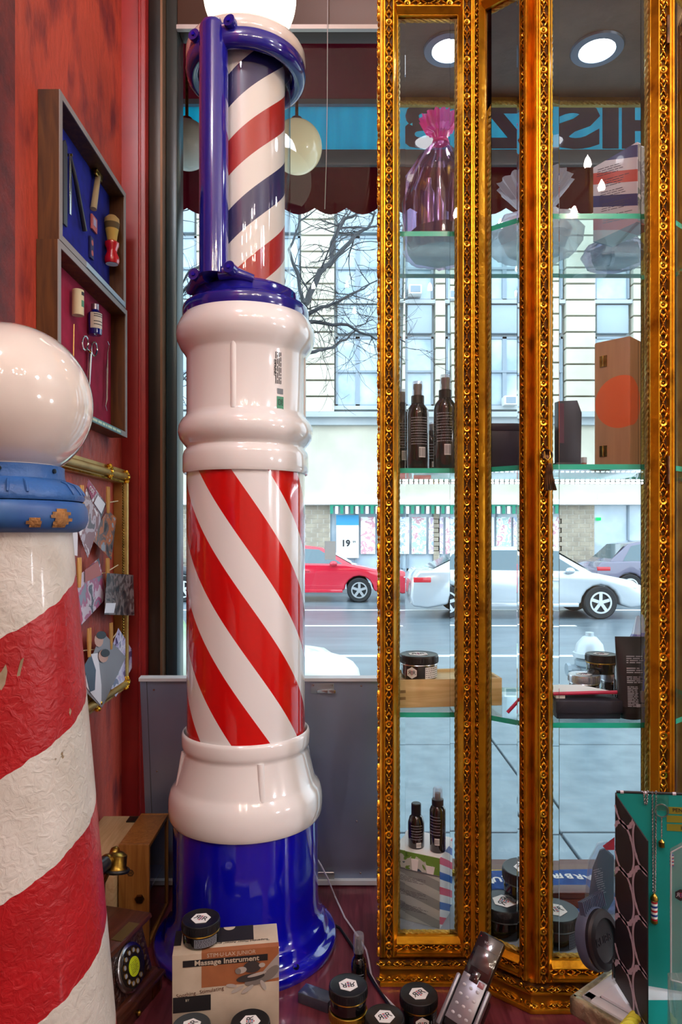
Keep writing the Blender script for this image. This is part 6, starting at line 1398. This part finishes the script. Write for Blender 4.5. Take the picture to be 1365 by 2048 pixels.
# white ring pattern: interlocking rings, clipped to the card
rp = MB(); R_ = 0.0385; wln = 0.0062
def inside(y, z):
    if not (YF_ < y < YB_ and z > zb_): return False
    top = zmid + (ztop_b - zmid)*(y - YF_)/(YB_ - YF_); return z < top - 0.001
RINGW = pm('ring_white', C('#cfccd8'), 0.5)
for (cy_, cz_) in [(YB_-0.034, 0.262 + i*0.0742 - 0.074) for i in range(6)] + [(YB_-0.034-0.0742, 0.262 + i*0.0742 - 0.037-0.074) for i in range(6)] + [(YB_-0.034+0.0742, 0.262 + i*0.0742 - 0.037-0.074) for i in range(6)]:
    n = 72
    for i in range(n):
        a0, a1 = 2*math.pi*i/n, 2*math.pi*(i+1)/n; am = (a0+a1)/2
        if not inside(cy_ + R_*math.cos(am), cz_ + R_*math.sin(am)): continue
        wl = wln*(1.0 if min(abs(((am % (math.pi/2)) - math.pi/4)), 9) > 0.10 else 1.35)
        q = [(XS-0.0004, cy_ + (R_+s*wl/2)*math.cos(a), cz_ + (R_+s*wl/2)*math.sin(a)) for s, a in ((-1, a0), (1, a0), (1, a1), (-1, a1))]
        rp.add(q, [(0, 1, 2, 3)])
rp.build('ring_print', RINGW, sdo, world=True, smooth=False)
# inner back panel (rises to the right)
bkp = [(XS+0.001, sp(1231, 1585).z), (0.640, sp(1231, 1585).z + 0.058), (0.640, zb_), (XS+0.001, zb_)]
yb2 = YB_-0.002
# the back card runs towards the viewer on its right
def bk_pt(u, z, off=0.0): 
    d = Vector((0.96, -0.28, 0)); return Vector((XS+0.002, YB_, 0)) + d*u + Vector((0, 0, z)) + Vector((-0.28, -0.96, 0))*off
vs = []
for off in (0.0, -0.002): vs += [bk_pt(0, zb_, off), bk_pt(0.21, zb_, off), bk_pt(0.21, ztop_b+0.014, off), bk_pt(0, ztop_b, off)]
bo = MB().add([tuple(v) for v in vs], [(0, 1, 2, 3), (7, 6, 5, 4), (0, 4, 5, 1), (1, 5, 6, 2), (2, 6, 7, 3), (3, 7, 4, 0)]).build('back_card', TEALC, ds, world=True, smooth=False)
d_ = (bk_pt(0.21, ztop_b+0.014) - bk_pt(0, ztop_b)); mb = MB(); mb.tube([bk_pt(0, ztop_b+0.001, -0.001), bk_pt(0.21, ztop_b+0.015, -0.001)], 0.0022, 6); mb.build('top_edge', BLKC, bo, world=True)
for u in (0.006, 0.040, 0.083): MB().tube([bk_pt(u, ztop_b+0.001+u*0.067, -0.001), bk_pt(u+0.005, ztop_b+0.001+(u+0.005)*0.067, -0.001)], 0.0027, 6).build('edge_mark', RINGW, bo, world=True)
MB().bx(XS+0.002, XS+0.20, YF_-0.05, YB_-0.05, zb_, zb_+0.002).build('base_card', TEALC, ds, world=True)
GLD = pm('gold_tape', C('#8f8a2c'), 0.4, 0.2)
for s_, (y_, tx) in enumerate(((1621, 'PENDANT'), (1638, '15'), (1655, 'KEY'))):
    u0 = 0.0745; zz = HC - (y_-H0)*1.10/F + 0.001
    st_ = MB().add([tuple(bk_pt(u0+a, zz+b+a*0.067, 0.0006)) for a, b in ((0, -0.0055), (0.10, -0.0055), (0.10, 0.0055), (0, 0.0055))], [(0, 1, 2, 3)]).build('gold_strip', GLD, bo, world=True, smooth=False)
    lettering(tx, 0.0085, INK, st_, FM(bk_pt(u0+(0.008, 0.024, 0.020)[s_], zz+0.001, 0.001), (0.96, -0.28, 0.067), UP), world=True, align='LEFT', ext=0.0001)
# chains
def chain(mb, pts, r=0.0017):
    L = 0.0; q = [Vector(p) for p in pts]; out = []
    for i in range(len(q)-1):
        n = max(1, int((q[i+1]-q[i]).length/(r*1.55)))
        for k in range(n): out.append((q[i].lerp(q[i+1], k/n), (q[i+1]-q[i]).normalized()))
    for i, (p, d) in enumerate(out):
        m = along(p, d) @ Rz(90*(i % 2)) @ Rx(90) @ Matrix.Diagonal((0.75, 1, 1, 1)); mb.torus(r, r*0.36, m, 8, 5)
    return mb
def neck(label, u, z_low, pendant):
    top = bk_pt(u, ztop_b+0.003+u*0.067, 0.0015); t = thing('necklace', label, 'necklace', top)
    mb = MB(); chain(mb, [bk_pt(u-0.004, ztop_b+0.003, -0.006), top, bk_pt(u+0.001, z_low, 0.0035)]); mb.build('chain', STEEL, t, world=True)
    mb = MB(); chain(mb, [bk_pt(u+0.006, ztop_b+0.003, -0.006), top + Vector((0.006, 0, 0.0004)), bk_pt(u+0.0035, z_low, 0.0035)]); mb.build('chain', STEEL, t, world=True)
    if pendant:
        c = bk_pt(u+0.002, z_low-0.004, 0.006)
        MB().lathe([(0, 0.006), (0.003, 0.004), (0.0055, 0), (0.0062, -0.004), (0.005, -0.006), (0, -0.006)], 16, T(c)).lathe([(0, -0.036), (0.005, -0.036), (0.0055, -0.040), (0.003, -0.043), (0, -0.044)], 16, T(c)).build('pendant_cap', BRASS, t, world=True)
        mb = MB()
        for i in range(9): mb.lathe([(0.0048, -0.006-i*0.0034), (0.0048, -0.006-(i+1)*0.0034)], 16, T(c), [1, 0, 2][i % 3] if i % 2 == 0 else 1)
        mb = MB()
        for i in range(9): mb.lathe([(0.0048, -0.0058-i*0.0034), (0.0048, -0.0058-(i+1)*0.0034)], 16, T(c), (0, 1, 2, 1)[i % 4])
        mb.build('striped_pendant', [RED_INK, WHITE_PAPER, BLUE_INK], t, world=True)
neck('silver chain draped over the stand, disappearing behind the side card', 0.041, 0.47, False)
neck('silver necklace with a tiny striped barber pole pendant', 0.0535, HC-(1788-H0)*1.10/F, True)
kr = thing('keyring', 'steel key ring hanging from a clear hook on the teal card', 'keyring', bk_pt(0.056, HC-(1618-H0)*1.10/F))
c = bk_pt(0.0665, HC-(1620-H0)*1.10/F, 0.004)
MB().torus(0.0098, 0.0011, FM(c, (0.96, -0.28, 0), UP), 32, 6).build('ring', STEEL, kr, world=True)
mb = MB(); chain(mb, [c - UP*0.011, c - UP*0.044], 0.0014); mb.build('chain', STEEL, kr, world=True)
MB().lathe([(0, 0.004), (0.0045, 0), (0.0045, -0.008), (0, -0.01)], 12, T(c - UP*0.049)).build('charm_cap', BRASS, kr, world=True)
MB().box((0, 0.012, 0.0), (0.020, 0.024, 0.003), FM(c, (0.96, -0.28, 0), UP)).build('clear_hook', thin_glass('hook_clear', (0.85, 0.95, 0.92, 1), 0.10, 0.7), kr, world=True)
# clear packets at the right edge
PKT = thin_glass('packet_film', (0.86, 0.93, 0.93, 1), 0.07, 0.8, 0.05, 0.16, (0.75, 0.85, 0.85, 1))
pk = thing('clear_packet', 'clear plastic packet with striped pen hanging before the teal card', 'packet', px(1352, 1990, 0.985))
a, b = px(1343, 1705, 1.00), px(1460, 1640, 0.97); e, f_ = px(1343, 1960, 1.00), px(1460, 1990, 0.97); back = Vector((0.004, 0.012, 0))
MB().add([tuple(q) for q in (a, b, f_, e, a+back, b+back, f_+back, e+back)], [(3, 2, 1, 0), (4, 5, 6, 7), (0, 1, 5, 4), (1, 2, 6, 5), (2, 3, 7, 6), (3, 0, 4, 7)]).build('film', PKT, pk, world=True, smooth=False)
MB().tube([a, e], 0.0012, 6).tube([e, f_], 0.0012, 6).tube([a, b], 0.001, 6).build('welded_edge', pm('weld_edge', C('#b9c6cc'), 0.2), pk, world=True)
pe = [a.lerp(e, q) + Vector((0.004, 0.006, 0)) for q in (0.03, 0.12)]
mb = MB()
for i in range(10): mb.cyl(pe[0].lerp(pe[1], i/10), pe[0].lerp(pe[1], (i+1)/10), 0.0028, 0.0028, 10, i % 3)
mb.build('striped_pen', [BLUE_INK, WHITE_PAPER, RED_INK], pk, world=True)
lp = px(1362, 1790, 0.992); bd = None
fml = FM(lp - Vector(pk.location), (0.96, -0.1, 0), UP); logo(pk, fml, 0.0085, invert=True)
pk2 = thing('clear_box', 'clear acrylic box lying at the bottom right corner', 'box', px(1360, 2030, 0.96))
MB().box(px(1405, 2020, 0.95), (0.082, 0.03, 0.085)).build('shell', PKT, pk2, world=True, bevel=0.002)
MB().box(px(1410, 2030, 0.952), (0.055, 0.014, 0.05)).build('insert', pm('olive_insert', C('#5c5a4c'), 0.6), pk2, world=True)
# scalp brush and bagged brush beside the stand
sb = thing('scalp_brush', 'black round scalp brush beside the ring-pattern card', 'brush', px(1205, 1940, 1.15)); sb.location.z = zt2
c = px(1208, 1880, 1.150); fmB = FM(c, (0.80, 0.60, 0.0), (-0.28, 0.10, 1))
MB().lathe([(0, -0.012), (0.040, -0.012), (0.046, -0.006), (0.047, 0.0), (0.044, 0.004), (0.034, 0.006), (0.033, 0.001), (0.031, 0.0), (0, 0.0)], 48, fmB @ Matrix.Diagonal((0.86, 1, 1, 1))).build('disc', pm('matt_black', C('#1c1c22'), 0.5), sb, world=True)
MB().lathe([(0.0465, -0.006), (0.050, -0.012), (0.049, -0.024), (0.040, -0.026)], 48, fmB @ Matrix.Diagonal((0.86, 1, 1, 1))).build('rim', pm('slate_blue', C('#4c5870'), 0.45), sb, world=True)
mb = MB()
for i in range(14): mb.box((-0.022 + i*0.0045, 0.052, -0.014), (0.0016, 0.022, 0.010), fmB)
mb.build('teeth', pm('slate_blue', C('#4c5870'), 0.45), sb, world=True)
lettering('RUBR', 0.017, pm('emboss', C('#24242c'), 0.4), sb, fmB @ T(0, 0, 0.0005), world=True, ext=0.0006)
MB().box(px(1228, 1938, 1.125), (0.004, 0.004, 0.034)).build('steel_clip', STEEL, sb, world=True)
bg_ = thing('bagged_comb', 'dark brush sealed in a clear plastic bag behind the stand', 'packet', px(1200, 1890, 1.20)); bg_.location.z = zt2
A = [px(x, y, 1.20) for x, y in ((1195, 1692), (1178, 1725), (1165, 1840), (1160, 1900), (1172, 1935), (1236, 1935), (1236, 1700), (1212, 1688))]
k = len(A); bkv = Vector((0.006, 0.016, 0)); MB().add([tuple(q) for q in A] + [tuple(q+bkv) for q in A], [tuple(reversed(range(k))), tuple(range(k, 2*k))] + [(i, (i+1) % k, (i+1) % k + k, i+k) for i in range(k)]).build('bag', thin_glass('bag_film', (0.88, 0.92, 0.97, 1), 0.08, 0.8, 0.04, 0.14, (0.75, 0.8, 0.95, 1)), bg_, world=True, bevel=0.002)
A = [px(x, y, 1.208) for x, y in ((1199, 1702), (1186, 1735), (1172, 1840), (1190, 1868), (1228, 1800), (1228, 1715), (1210, 1698))]; k = len(A); bkv = Vector((0.003, 0.006, 0))
DK = MB().add([tuple(q) for q in A] + [tuple(q+bkv) for q in A], [tuple(reversed(range(k))), tuple(range(k, 2*k))] + [(i, (i+1) % k, (i+1) % k + k, i+k) for i in range(k)]).build('brush_card', pm('dark_slate_card', C('#3a4a5c'), 0.4), bg_, world=True)
mb = MB(); words(mb, FM(px(1202, 1762, 1.2070), (0.96, 0.05, 0.25), UP), 0.016, 0.046, 12, 3, gap=0.3, fill=0.35); mb.build('small_print', PALE_INK, DK, world=True, smooth=False)
t = thing('red_flap', 'small pink plastic flap sticking out behind the stand', 'card', px(1218, 1695, 1.19))
MB().add([tuple(px(x, y, Y)) for x, y, Y in ((1206, 1692, 1.185), (1230, 1674, 1.175), (1230, 1700, 1.175), (1213, 1700, 1.185), (1206, 1692, 1.189), (1230, 1674, 1.179), (1230, 1700, 1.179), (1213, 1700, 1.189))], [(3, 2, 1, 0), (4, 5, 6, 7), (0, 1, 5, 4), (1, 2, 6, 5), (2, 3, 7, 6), (3, 0, 4, 7)]).build('flap', pm('pink_plastic', C('#d8566c'), 0.4), t, world=True, smooth=False)

# ------------------------------------------------------------------ chandeliers of the shop, and unseen fill lamps added out of view
bulbm = emis('warm_bulb', C('#ffecd8'), BULB)
CRY = thin_glass('crystal', (0.96, 0.97, 1, 1), 0.25, 0.7)
def chandelier(label, c, n, R, seed):
    t = thing('chandelier', label, 'chandelier', c)
    MB().cyl((0, 0, 0), (0, 0, 3.6-c[2]), 0.012).ell((0, 0, -0.05), (0.06, 0.06, 0.09)).build('stem', BRASS, t)
    for i in range(n):
        a = 2*math.pi*i/n + seed; q = Vector((R*math.cos(a), R*math.sin(a), 0))
        ar = MB().tube([(0, 0, -0.05), q*0.5 + Vector((0, 0, -0.14)), q + Vector((0, 0, -0.05))], 0.008, 8).cyl(q + Vector((0, 0, -0.05)), q + Vector((0, 0, 0.04)), 0.012).build('arm', BRASS, t)
        MB().lathe([(0, 0), (0.012, 0.004), (0.018, 0.018), (0.012, 0.042), (0, 0.062)], 16, T(q + Vector((0, 0, 0.04)))).build('bulb', bulbm, ar)
        for k in range(3): MB().lathe([(0, 0), (0.010, -0.02), (0, -0.045)], 6, T(q*(0.6+0.2*k) + Vector((0, 0, -0.09)))).build('crystal_drop', CRY, ar)
    return t
chandelier('brass candle chandelier hanging in the shop, nearer the cabinet', (0.95, -0.85, 2.55), 8, 0.34, 0.2)
chandelier('brass candle chandelier hanging farther back in the shop', (-0.05, -1.75, 2.75), 8, 0.34, 0.5)
def fill_globe(label, c):  # unseen ceiling lamps, added to light the shop
    t = thing('fill_globe', label, 'lamp', c); MB().ell((0, 0, 0), 0.13, seg=24, rings=16).build('globe', emis('fill_globe_glow', C('#eef2ff'), GLOBE), t); MB().cyl((0, 0, 0.12), (0, 0, 3.6-c[2]), 0.015).build('stem', BRASS, t)
fill_globe('unseen ceiling globe added as fill light near the left wall', (-0.40, -0.30, 3.20)); fill_globe('unseen ceiling globe added as fill light near the right wall', (2.5, -0.60, 2.90)); fill_globe('unseen ceiling globe added as fill light by the right end of the window', (2.6, 0.5, 2.90))

def added_sconce(label, c, d):  # unseen sconces, added as fill for the lower foreground
    t = thing('fill_sconce', label, 'lamp', c); MB().ell((0, 0, 0), 0.11, seg=24, rings=16).build('globe', emis('fill_sconce_glow', C('#f2f4ff'), GLOBE*0.8), t)
    q = Vector(d); MB().cyl(q*0.10, q*0.20, 0.012).cyl(q*0.19, q*0.20, 0.05).build('bracket', BRASS, t)
added_sconce('unseen globe sconce added as fill light on the right wall', (3.0, -0.9, 1.3), (1, 0, 0)); added_sconce('unseen globe sconce added as fill light nearer the window', (3.0, 0.3, 1.1), (1, 0, 0))
